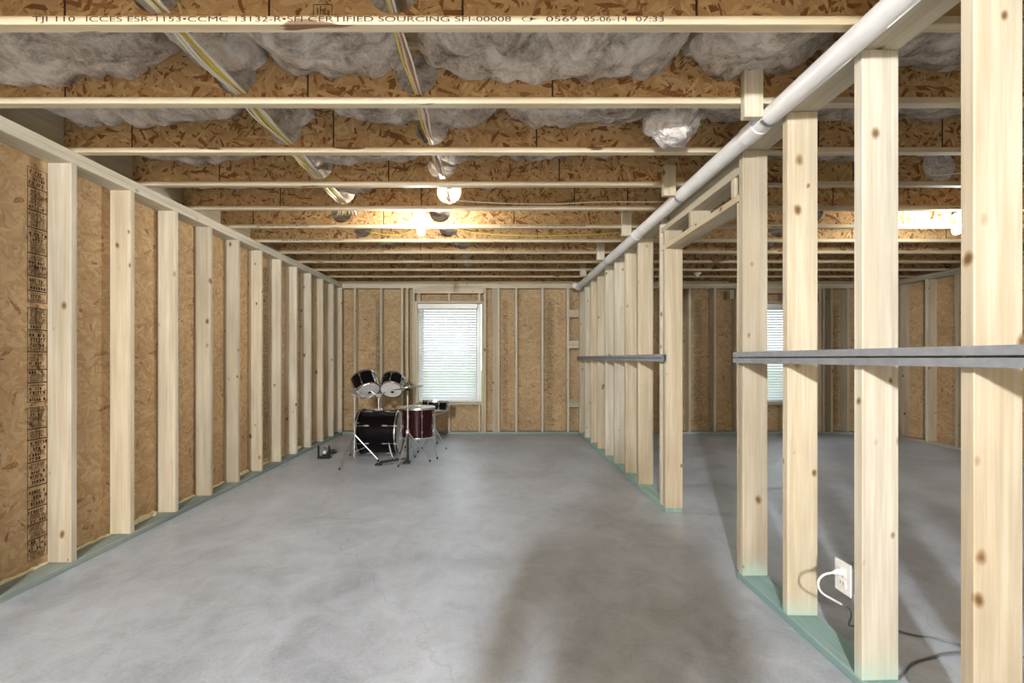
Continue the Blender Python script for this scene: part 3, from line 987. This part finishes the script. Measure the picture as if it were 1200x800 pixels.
# ------------------------------------------------------------------ electric cables
def cable(parent, name, pts, r, mat, seg=6):
    # smooth the polyline
    P = [Vector(p) for p in pts]
    for _ in range(2):
        Q = [P[0]]
        for a, b2 in zip(P, P[1:]):
            Q += [a * 0.75 + b2 * 0.25, a * 0.25 + b2 * 0.75]
        Q.append(P[-1]); P = Q
    return tube(name, P, r, mat, parent, seg)
def run(parent, xc, zc, k0, k1, n, mats, spread, seed, tail=None):
    rd = random.Random(seed)
    for i in range(n):
        ox = (i - (n - 1) / 2) * spread + rd.uniform(-0.004, 0.004)
        oz = rd.uniform(0, 0.018)
        pts = []
        for k in range(k0, k1 + 1):
            y = JY[k + 10] + FW / 2
            pts.append((xc(k) + ox * 0.55 + rd.uniform(-0.006, 0.006), y, zc + oz))
            if k < k1:
                for f in (0.3, 0.6):
                    pts.append((xc(k) * (1 - f) + xc(k + 1) * f + ox * 1.25 + rd.uniform(-0.008, 0.008), y + 0.488 * f, zc + oz - 0.014 + rd.uniform(-0.008, 0.004)))
        if tail:
            pts += [(pts[-1][0] + q[0] + ox * q[3], pts[-1][1] + q[1], pts[-1][2] + q[2]) for q in tail]
        cable(parent, 'cable', pts, 0.0052, mats[i % len(mats)])
cb = empty('cable_bundle', (0, 0, 0), 'thick bundle of yellow and white cables through the joists near the left wall', 'cable')
run(cb, lambda k: -1.235 - 0.012 * max(0, k - 2), 2.530, -1, 4, 9, [M['cy_white'], M['cy_yellow'], M['cy_white'], M['cy_yellow'], M['cy_yellow'], M['cy_white'], M['cy_yellow'], M['cy_white'], M['cy_white']], 0.0065, 4,
    [(-0.04, 0.2, -0.01, 2.2), (-0.1, 0.36, 0.02, 2.5)])
cb2 = empty('cable_bundle', (0, 0, 0), 'thin bundle of rust, yellow and white cables through the joists mid-ceiling', 'cable')
run(cb2, lambda k: -0.375, 2.532, -1, 4, 4, [M['cy_yellow'], M['cy_white'], M['cy_red'], M['cy_white']], 0.012, 8, [(0.01, 0.2, 0.0, 1.0)])
wc = empty('ceiling_cable', (0, 0, 0), 'single white cable stretched along a joist towards the pipe', 'cable')
y5 = JY[14] - 0.015
cable(wc, 'cable', [(-0.34, JY[14] + 0.03, 2.56), (-0.30, y5, 2.535), (0.1, y5, 2.512), (0.5, y5, 2.508), (0.85, y5, 2.53), (1.3, y5, 2.525), (1.9, y5, 2.54)], 0.005, M['cy_white'])
yc = empty('ceiling_cable', (0, 0, 0), 'sagging yellow cable along a joist either side of the lit bulb', 'cable')
y7 = JY[16] - 0.02
cable(yc, 'cable', [(-1.38, y7 + 0.05, 2.60), (-1.3, y7, 2.56), (-1.05, y7, 2.525), (-0.85, y7 - 0.1, 2.545), (-0.72, y7 - 0.4, 2.565)], 0.0052, M['cy_yellow'])
cable(yc, 'cable', [(-0.62, y7 - 0.4, 2.565), (-0.40, y7 - 0.1, 2.56), (-0.1, y7, 2.545), (0.4, y7, 2.525), (0.95, y7, 2.535), (1.3, y7, 2.56)], 0.0052, M['cy_yellow'])
rc = empty('ceiling_cable', (0, 0, 0), 'white cable looping from the foil disc towards the right lamp', 'cable')
cable(rc, 'cable', [(3.05, JY[13] - 0.03, 2.53), (3.25, JY[13] - 0.03, 2.54), (3.5, JY[13] - 0.03, 2.575), (3.9, JY[13] - 0.03, 2.62)], 0.005, M['cy_white'])

# ------------------------------------------------------------------ lamps
BULB_PROF = [(0, -0.118), (0.012, -0.116), (0.024, -0.108), (0.032, -0.094), (0.0345, -0.080), (0.032, -0.063), (0.024, -0.044), (0.017, -0.028), (0.0145, -0.016), (0.0, -0.016)]
bulb_area = 4 * PI * 0.034 ** 2 * 0.95
M['bulb'] = bulb_mat(bulb_area, BULB_W)
M['rear_bulb'] = bulb_mat(bulb_area * 5.76, REAR_W, (0.96, 0.98, 1.0))
def ceiling_lamp(loc, label, lit=True, tilt=(0, 0, 0), box='steel', jy=None, bulb='bulb', bs=1.0):
    t = empty('ceiling_lamp', loc, label, 'lamp', None, None, None, tilt)
    board('junction_box', t, (-0.05, -0.05, 0.016), (0.05, 0.05, 0.056), M[box])
    lathe('lampholder', [(0, 0.016), (0.057, 0.016), (0.058, 0.006), (0.050, -0.003), (0.030, -0.012), (0.023, -0.03), (0.023, -0.046), (0.018, -0.050), (0, -0.050)], M['porcelain'], t, seg=36)
    if lit:
        lathe('socket_collar', [(0.0155, -0.048), (0.0155, -0.066), (0.0, -0.066)], M['steel'], t, seg=20)
        lathe('bulb', [(r * bs, (z + 0.016) * bs - 0.062) for r, z in BULB_PROF], M[bulb], t, seg=24)
    if jy is not None:
        board('bracket', t, (-0.012, -0.04, 0.056), (0.012, jy - loc[1], 0.060), M['steel'], 0)
    return t
ceiling_lamp((-0.65, 3.75, 2.487), 'lit bare bulb in a white lampholder above the open left side', jy=JY[15] + 0.016)
ceiling_lamp((4.10, 3.75, 2.490), 'lit bare bulb under a black box beyond the partition', tilt=(0.0, 0.30, 0), box='black', jy=JY[15] + 0.016)
ceiling_lamp((2.93, 6.18, 2.470), 'unlit white lampholder near the back wall beyond the partition', lit=False)
ceiling_lamp((-0.66, -2.40, 2.50), 'lit large bare bulb in a white lampholder behind the photographer', jy=JY[3] + 0.016 if JY[3] > -2.4 else None, bulb='rear_bulb', bs=2.4)

# ------------------------------------------------------------------ crumpled bag of insulation, foil disc
def lump(name, loc, size, mat, seed, label, cat, sub=4, amp=0.35):
    bm = bmesh.new()
    bmesh.ops.create_icosphere(bm, subdivisions=sub, radius=1)
    so = Vector((seed * 3.1, seed * 1.7, seed))
    for v in bm.verts:
        d = v.co.normalized()
        r = 1 + amp * mnoise.noise(d * 1.6 + so) + amp * 0.5 * (1 - 2 * abs(mnoise.noise(d * 3.2 + so))) + amp * 0.2 * mnoise.noise(d * 8 + so)
        v.co = Vector((d.x * size[0], d.y * size[1], d.z * size[2])) * r
    o = from_bm(name, bm, mat, None, loc, None, True)
    return tag(o, label, cat)
bag = lump('insulation_scrap', (0.99, 2.36, 2.555), (0.135, 0.10, 0.105), M['film'], 4, 'crumpled pale plastic-wrapped insulation hanging between joists near the pipe', 'insulation')
bm = bmesh.new(); add_lathe(bm, [(0, -0.03), (0.04, -0.026), (0.08, -0.018), (0.108, -0.004), (0.108, 0.004), (0, 0.004)], 28)
for v in bm.verts: v.co.z += 0.012 * mnoise.noise(v.co * 30)
bmesh.ops.recalc_face_normals(bm, faces=bm.faces)
fd = from_bm('foil_patch', bm, M['foil'], None, (3.17, JY[13] + FW / 2 - 0.012, ZT + 0.142), (PI / 2, 0, 0), True)
fd.rotation_euler = (PI / 2, 0, 0)
tag(fd, 'round crinkled silver foil patch on a joist web beyond the partition', 'foil')

# ------------------------------------------------------------------ outlet, plug and cords
ot = empty('wall_outlet', (XP - 0.004, 1.668, 0.385), 'white outlet cover beside a near partition stud with a plug in it', 'outlet')
board('outlet_box', ot, (0.004, -0.034, -0.05), (0.066, 0.026, 0.05), M['cy_grey'])
board('cover_plate', ot, (-0.006, -0.036, -0.062), (0.0, 0.040, 0.062), M['white'])
for z in (0.022, -0.022):
    f = board('receptacle', ot, (-0.009, -0.016, z - 0.016), (-0.006, 0.018, z + 0.016), M['white'])
    if z < 0:
        for y in (-0.006, 0.007): board('slot', f, (-0.0022, y - 0.0012, -0.004), (-0.0015, y + 0.0012, 0.006), M['black'], 0)
lathe('cover_screw', [(0, 0), (0.003, 0), (0.003, 0.001), (0, 0.0015)], M['steel'], ot, (-0.006, 0.001, 0), (0, -PI / 2, 0), 8)
pc = empty('power_cord', (0, 0, 0), 'white plug with a grey cord looping down from the outlet and across the floor', 'cord')
bm = bmesh.new(); add_tube(bm, [(XP - 0.014, 1.669, 0.407), (XP - 0.03, 1.669, 0.407), (XP - 0.036, 1.669, 0.406), (XP - 0.05, 1.67, 0.402)], [0.013, 0.013, 0.009, 0.005], 10)
bmesh.ops.recalc_face_normals(bm, faces=bm.faces)
from_bm('plug', bm, M['white'], pc, smooth=True)
cable(pc, 'cable', [(XP - 0.046, 1.67, 0.403), (XP - 0.085, 1.672, 0.395), (XP - 0.105, 1.675, 0.365), (XP - 0.09, 1.68, 0.32), (XP - 0.03, 1.69, 0.285), (XP + 0.01, 1.70, 0.262)], 0.0042, M['white'])
cable(pc, 'cable', [(XP + 0.01, 1.70, 0.262), (XP + 0.06, 1.72, 0.235), (XP + 0.12, 1.78, 0.17), (XP + 0.20, 1.9, 0.05), (1.66, 1.97, 0.006), (1.80, 1.965, 0.005), (1.88, 1.90, 0.005), (1.95, 1.89, 0.005), (2.02, 1.83, 0.005), (2.2, 1.80, 0.005)], 0.004, M['cy_grey'])
fc = empty('extension_cord', (0, 0, 0), 'loose grey cord lying on the floor past the nearest partition stud', 'cord')
cable(fc, 'cable', [(1.53, 1.63, 0.005), (1.60, 1.67, 0.005), (1.68, 1.73, 0.005), (1.78, 1.76, 0.005), (1.90, 1.79, 0.005), (2.05, 1.80, 0.0055), (2.3, 1.74, 0.005)], 0.004, M['cy_grey'])

# ------------------------------------------------------------------ drum kit
def drum_parts(t, r, depth, shell, lugs, hoop=M['chrome'], head=M['head'], port=False, hoop_t=0.014, top_head=True, long_lug=False):
    """drum standing on Z, centred; shell, two hoops, two heads, lugs with tension rods"""
    h = depth / 2
    lathe('shell', [(r, -h + 0.012), (r, h - 0.012)], shell, t, seg=48)
    for s in (-1, 1):
        lathe('hoop', [(r + 0.002, s * (h - 0.018)), (r + 0.012, s * (h - 0.018)), (r + 0.014, s * h), (r + 0.010, s * (h + 0.006)), (r + 0.001, s * (h + 0.004))], hoop, t, seg=48, close=True)
        hd = lathe('drum_head', [(0, s * (h - 0.001)), (r * 0.6, s * (h - 0.001)), (r + 0.002, s * (h - 0.003)), (r + 0.002, s * (h - 0.012))], head, t, seg=48)
        if s == -1 and port:
            lathe('head_logo', [(0, -h - 0.0008), (r * 0.16, -h - 0.0008)], M['black'], hd, (r * 0.05, r * 0.35, 0), None, 20)
    for i in range(lugs):
        a = 2 * PI * (i + 0.5) / lugs
        e = bmesh.new()
        c, s = math.cos(a), math.sin(a)
        q = h * 0.52
        zr = [(-h - 0.008, 0.0035), (-q - 0.019, 0.0035), (-q - 0.018, 0.007), (-q, 0.011), (-q + 0.018, 0.007), (-q + 0.019, 0.0035)]
        zr += [(-z_, r_) for z_, r_ in reversed(zr)]
        add_tube(e, [(c * (r + 0.012), s * (r + 0.012), z_) for z_, r_ in zr], [r_ for z_, r_ in zr], 8)
        bmesh.ops.recalc_face_normals(e, faces=e.faces)
        from_bm('lug', e, M['chrome'], t, smooth=True)

def foot(parent, p, r=0.011):
    lathe('rubber_foot', [(0, 0), (r, 0), (r, 0.022), (r * 0.6, 0.028), (0, 0.028)], M['black'], parent, p, None, 10)

# bass drum lying on its side, axis left to right
bd = empty('bass_drum', (-1.485, 5.56, 0.0), 'large black bass drum lying on its side by the left wall', 'drum')
bdc = Vector((0, 0, 0.296))
r, L = 0.275, 0.46
ROT = (0, PI / 2, 0)
lathe('shell', [(r, -L / 2), (r, L / 2)], M['shell'], bd, bdc, ROT, 64)
for s in (-1, 1):
    z = s * (L / 2 + 0.01)
    lathe('hoop', [(r + 0.002, z - 0.022), (r + 0.018, z - 0.022), (r + 0.018, z + 0.022), (r + 0.002, z + 0.022)], M['shell'], bd, bdc, ROT, 64, True)
    lathe('hoop_trim', [(r + 0.0185, z - 0.008), (r + 0.020, z - 0.008), (r + 0.020, z + 0.008), (r + 0.0185, z + 0.008)], M['chrome'], bd, bdc, ROT, 64, True)
    lathe('drum_head', [(0, z + s * 0.004), (r * 0.7, z + s * 0.004), (r + 0.003, z)], M['head'], bd, bdc, ROT, 64)
for i in range(8):
    a = 2 * PI * (i + 0.5) / 8
    c, s = math.cos(a), math.sin(a)
    for sx in (-1, 1):
        e = bmesh.new()
        y, z = c * (r + 0.012), 0.296 + s * (r + 0.012)
        add_tube(e, [(sx * 0.08, y, z), (sx * 0.10, y, z), (sx * 0.15, y, z)], [0.007, 0.012, 0.008], 8)
        bmesh.ops.recalc_face_normals(e, faces=e.faces)
        from_bm('lug', e, M['chrome'], bd, smooth=True)
        tube('tension_rod', [(sx * 0.12, y * 1.02, z), (sx * (L / 2 + 0.03), y * 1.03, z)], 0.0035, M['chrome'], bd, 6)
        e = bmesh.new()
        add_box(e, (sx * (L / 2 + 0.02) - 0.016, y * 1.03 - 0.008, z - 0.01), (sx * (L / 2 + 0.02) + 0.016, y * 1.03 + 0.008, z + 0.01))
        from_bm('claw_hook', e, M['chrome'], bd)
for sy in (-1, 1):
    sp = tube('spur_leg', [(0.16, sy * 0.245, 0.20), (0.20, sy * 0.31, 0.10), (0.24, sy * 0.36, 0.02)], [0.010, 0.009, 0.008], M['chrome'], bd, 8)
    foot(sp, (0.24, sy * 0.36, 0.0))
mt_ = empty('tom_mount', (-0.03, 0, 0.56), parent=bd)
board('mount_plate', mt_, (-0.045, -0.04, -0.006), (0.045, 0.04, 0.03), M['chrome'], 0.01)
tube('mount_post', [(0, 0, 0.02), (0, 0, 0.20)], 0.014, M['chrome'], mt_, 12)
board('mount_head', mt_, (-0.03, -0.022, 0.17), (0.03, 0.022, 0.225), M['chrome'], 0.008)
for sx in (-1, 1):
    tube('mount_arm', [(sx * 0.02, 0, 0.20), (sx * 0.06, 0.0, 0.225), (sx * 0.10, 0.0, 0.26)], 0.009, M['chrome'], mt_, 8)

def dir_rot(n):
    """rotation taking -Z to direction n"""
    return Vector((0, 0, -1)).rotation_difference(Vector(n)).to_euler()
t1 = empty('tom_drum', (-1.70, 5.60, 0.905), 'larger black tom tilted on the left of the bass drum mount', 'drum', 'mounted toms', None, None, dir_rot((0.42, -0.50, -0.76)))
drum_parts(t1, 0.152, 0.23, M['shell'], 6, port=True)
t2 = empty('tom_drum', (-1.345, 5.60, 0.905), 'smaller black tom tilted on the right of the bass drum mount', 'drum', 'mounted toms', None, None, dir_rot((0.02, -0.74, -0.67)))
drum_parts(t2, 0.134, 0.20, M['shell'], 6, port=True)

ft = empty('floor_tom', (-0.965, 5.36, 0.0), 'wine-red floor tom with white head standing beside the bass drum', 'drum')
fb = empty('drum_body', (0, 0, 0.445), parent=ft)
drum_parts(fb, 0.20, 0.37, M['redshell'], 8)
for a in (-0.35, 1.75, 3.55):
    c, s = math.cos(a), math.sin(a)
    lg = tube('leg', [(c * 0.222, s * 0.222, 0.52), (c * 0.222, s * 0.222, 0.20), (c * 0.235, s * 0.235, 0.12), (c * 0.27, s * 0.27, 0.02)], 0.0065, M['chrome'], ft, 8)
    foot(lg, (c * 0.27, s * 0.27, 0))
    bk = board('leg_bracket', ft, (-0.02, -0.014, -0.03), (0.02, 0.014, 0.03), M['chrome'], 0.006)
    bk.location = (c * 0.213, s * 0.213, 0.40); bk.rotation_euler = (0, 0, a)

sd = empty('snare_drum', (-0.84, 5.98, 0.585), 'shallow dark snare drum on a stand behind the floor tom', 'drum', rot=(math.radians(-4), math.radians(3), 0))
drum_parts(sd, 0.178, 0.13, M['shell'], 8)

def tripod(t, z_hub, feet, r=0.008, sub=0.12, mat=M['chrome']):
    for p in feet:
        lg = tube('leg', [(0, 0, z_hub), (p[0], p[1], 0.022)], r, mat, t, 8)
        foot(lg, (p[0], p[1], 0))
        tube('leg_brace', [(0, 0, sub), (p[0] * 0.5, p[1] * 0.5, z_hub + (0.022 - z_hub) * 0.5)], r * 0.6, mat, lg, 6)
ss = empty('snare_stand', (-0.84, 5.98, 0.0), 'chrome tripod stand carrying the shallow snare drum', 'stand')
tube('pole', [(0, 0, 0.06), (0, 0, 0.47)], 0.011, M['chrome'], ss, 10)
tripod(ss, 0.26, [(0.17, -0.13), (-0.16, -0.14), (0.0, 0.22)], 0.007)
for a in (0.5, 2.6, 4.7):
    tube('basket_arm', [(0, 0, 0.45), (0.10 * math.cos(a), 0.10 * math.sin(a), 0.47), (0.197 * math.cos(a), 0.197 * math.sin(a), 0.495), (0.199 * math.cos(a), 0.199 * math.sin(a), 0.53)], 0.006, M['chrome'], ss, 8)

cs = empty('cymbal_stand', (-1.69, 5.13, 0.0), 'tall chrome cymbal stand in front of the bass drum, nearest the left wall', 'stand')
tube('pole', [(0, 0, 0.05), (0, 0, 0.47)], 0.0125, M['chrome'], cs, 12)
tube('upper_pole', [(0, 0, 0.45), (0, 0, 0.86)], 0.0095, M['chrome'], cs, 12)
board('clamp', cs, (-0.02, -0.02, 0.44), (0.02, 0.02, 0.485), M['chrome'], 0.006)
board('tilter', cs, (-0.016, -0.016, 0.775), (0.016, 0.016, 0.815), M['chrome'], 0.005)
tube('wing_screw', [(0.02, 0, 0.462), (0.055, 0, 0.468)], 0.005, M['chrome'], cs, 6)
tripod(cs, 0.33, [(0.28, 0.02), (-0.04, -0.38), (-0.16, 0.32)], 0.0085)

hs_ = empty('hi_hat_stand', (-1.032, 5.05, 0.0), 'chrome stand with black footboard in front of the wine-red floor tom', 'stand')
tube('pole', [(0, 0, 0.36), (0, 0, 0.80)], 0.0115, M['chrome'], hs_, 12)
tube('lower_pole', [(0, 0, 0.03), (0, 0, 0.37)], 0.014, M['black'], hs_, 12)
tube('pull_rod', [(0, 0, 0.78), (0, 0, 1.02)], 0.004, M['chrome'], hs_, 8)
board('clamp', hs_, (-0.02, -0.02, 0.35), (0.02, 0.02, 0.395), M['chrome'], 0.006)
lathe('cymbal_seat', [(0, 0.86), (0.026, 0.862), (0.028, 0.875), (0.014, 0.888), (0, 0.888)], M['black'], hs_, seg=16)
board('clutch', hs_, (-0.013, -0.013, 0.92), (0.013, 0.013, 0.955), M['black'], 0.004)
tripod(hs_, 0.372, [(0.25, 0.08), (-0.075, -0.17), (0.03, 0.30)], 0.0085)
bm = bmesh.new()
for (xa, ya, za), (xb, yb, zb), wd in (((-0.02, -0.01, 0.055), (-0.31, -0.07, 0.022), 0.045),):
    a_, b_ = Vector((xa, ya, za)), Vector((xb, yb, zb))
    sdv = (b_ - a_).cross(Vector((0, 0, 1))).normalized()
    vs = [bm.verts.new(a_ + sdv * wd * 0.6), bm.verts.new(a_ - sdv * wd * 0.6), bm.verts.new(b_ - sdv * wd), bm.verts.new(b_ + sdv * wd)]
    ex = bmesh.ops.extrude_face_region(bm, geom=[bm.faces.new(vs)])
    bmesh.ops.translate(bm, verts=[v for v in ex['geom'] if isinstance(v, bmesh.types.BMVert)], vec=(0, 0, 0.012))
bmesh.ops.recalc_face_normals(bm, faces=bm.faces)
from_bm('footboard', bm, M['black'], hs_)
board('heel_plate', hs_, (-0.36, -0.115, 0.0), (-0.28, -0.025, 0.02), M['black'])
board('pedal_frame', hs_, (-0.05, -0.05, 0.0), (0.03, 0.03, 0.03), M['black'])
tube('base_rod', [(-0.02, -0.01, 0.012), (-0.3, -0.07, 0.01)], 0.005, M['steel'], hs_, 6)

def cymbal(loc, r, rot, label):
    t = empty('cymbal', loc, label, 'cymbal', 'cymbals of the drum kit', None, None, rot)
    pr_ = [(0.006, 0.028), (0.02, 0.027), (0.034, 0.018), (0.044, 0.010), (r * 0.5, 0.006), (r * 0.8, 0.001), (r, -0.004)]
    lathe('plate', pr_ + [(q, z - 0.0015) for q, z in reversed(pr_)], M['cymbal'], t, seg=48, close=True)
    lathe('felt', [(0, 0.024), (0.016, 0.024), (0.016, 0.036), (0, 0.036)], M['black'], t, seg=14)
    lathe('wing_nut', [(0, 0.036), (0.008, 0.036), (0.008, 0.05), (0, 0.052)], M['chrome'], t, seg=10)
    return t
cymbal((-1.032, 5.05, 0.897), 0.178, (math.radians(-5), math.radians(-9), 0), 'silvery hi-hat cymbal on the stand before the floor tom')
cymbal((-1.69, 5.13, 0.835), 0.14, (math.radians(-3), math.radians(22), 0), 'small tilted cymbal on the tall stand nearest the left wall')

# kick pedal resting alone on the floor
kp = empty('kick_pedal', (-2.125, 5.30, 0.0), 'small black kick pedal alone on the floor at the left wall', 'pedal')
board('base_plate', kp, (-0.075, -0.02, 0.0), (0.075, 0.05, 0.022), M['black'])
for sx in (-1, 1):
    po = board('upright', kp, (sx * 0.066 - 0.009, -0.012, 0.02), (sx * 0.066 + 0.009, 0.012, 0.165), M['black'])
    lathe('bearing_cap', [(0, 0), (0.012, 0), (0.012, 0.008), (0, 0.01)], M['chrome'], kp, (sx * 0.076, 0, 0.155), (0, sx * PI / 2, 0), 12)
tube('axle', [(-0.07, 0, 0.155), (0.07, 0, 0.155)], 0.006, M['steel'], kp, 8)
tube('beater_rod', [(0, 0, 0.155), (0, 0.03, 0.08)], 0.004, M['chrome'], kp, 6)
lathe('beater', [(0, -0.022), (0.02, -0.022), (0.022, 0.0), (0.02, 0.022), (0, 0.022)], M['head'], kp, (0, 0.035, 0.072), (PI / 2, 0, 0), 16)
board('footboard', kp, (-0.04, 0.03, 0.03), (0.04, 0.28, 0.042), M['black'], 0.003, (math.radians(6), 0, 0))
tube('chain', [(0, 0.012, 0.15), (0, 0.04, 0.05)], 0.004, M['steel'], kp, 6)
board('heel_plate', kp, (-0.045, 0.27, 0.0), (0.045, 0.33, 0.02), M['black'])

# ------------------------------------------------------------------ the photographer, standing out of frame behind the camera
# (the long soft shadow across the floor is theirs)
def photographer(loc):
    V = []; E = []
    def v(p, r, link_to=None):
        V.append((p, r))
        if link_to is not None: E.append((link_to, len(V) - 1))
        return len(V) - 1
    hip = v((0, 0, 0.95), 0.15)
    waist = v((0, 0, 1.10), 0.135, hip); chest = v((0, 0, 1.32), 0.165, waist); collar = v((0, 0, 1.46), 0.10, chest)
    neck = v((0, 0.01, 1.53), 0.055, collar); head = v((0, 0.02, 1.62), 0.085, neck); crown = v((0, 0.02, 1.72), 0.075, head)
    v((0, 0.10, 1.61), 0.02, head)                       # nose
    for sx in (-1, 1):
        th = v((sx * 0.10, 0, 0.88), 0.10, hip); kn = v((sx * 0.12, 0.01, 0.50), 0.065, th)
        an = v((sx * 0.13, 0, 0.10), 0.045, kn); hl = v((sx * 0.13, 0.02, 0.045), 0.04, an); v((sx * 0.14, 0.17, 0.035), 0.032, hl)
        sh = v((sx * 0.19, 0, 1.42), 0.07, collar); el = v((sx * 0.24, 0.03, 1.14), 0.048, sh)
        wr_ = v((sx * 0.17, 0.22, 1.22), 0.032, el); pm = v((sx * 0.14, 0.28, 1.25), 0.034, wr_)
        for k in range(4):
            f1 = v((sx * 0.125 - 0.0 * k, 0.32, 1.28 - 0.018 * k), 0.009, pm)
            f2 = v((sx * 0.10, 0.345 + 0.004 * (1 - abs(k - 1.5)), 1.28 - 0.018 * k), 0.008, f1)
            v((sx * 0.075, 0.335, 1.28 - 0.018 * k), 0.007, f2)
        t1_ = v((sx * 0.115, 0.27, 1.285), 0.010, pm); v((sx * 0.09, 0.29, 1.30), 0.009, t1_)
    me = bpy.data.meshes.new('person'); me.from_pydata([p for p, r in V], E, [])
    o = bpy.data.objects.new('person', me); C.objects.link(o)
    o.location = loc
    sk = o.modifiers.new('skin', 'SKIN'); sk.use_smooth_shade = True
    for i, (p, r) in enumerate(V):
        me.skin_vertices[0].data[i].radius = (r, r)
        me.skin_vertices[0].data[i].use_root = (i == hip)
    o.modifiers.new('sub', 'SUBSURF').levels = 1
    o.modifiers['sub'].render_levels = 2
    me.materials.append(flat_mat('dark_clothing', (0.05, 0.055, 0.07), 0.85, nb=0.2))
    return tag(o, 'person in dark clothes standing behind the viewpoint with both hands raised', 'person')
photographer((-0.10, -0.42, 0.0))
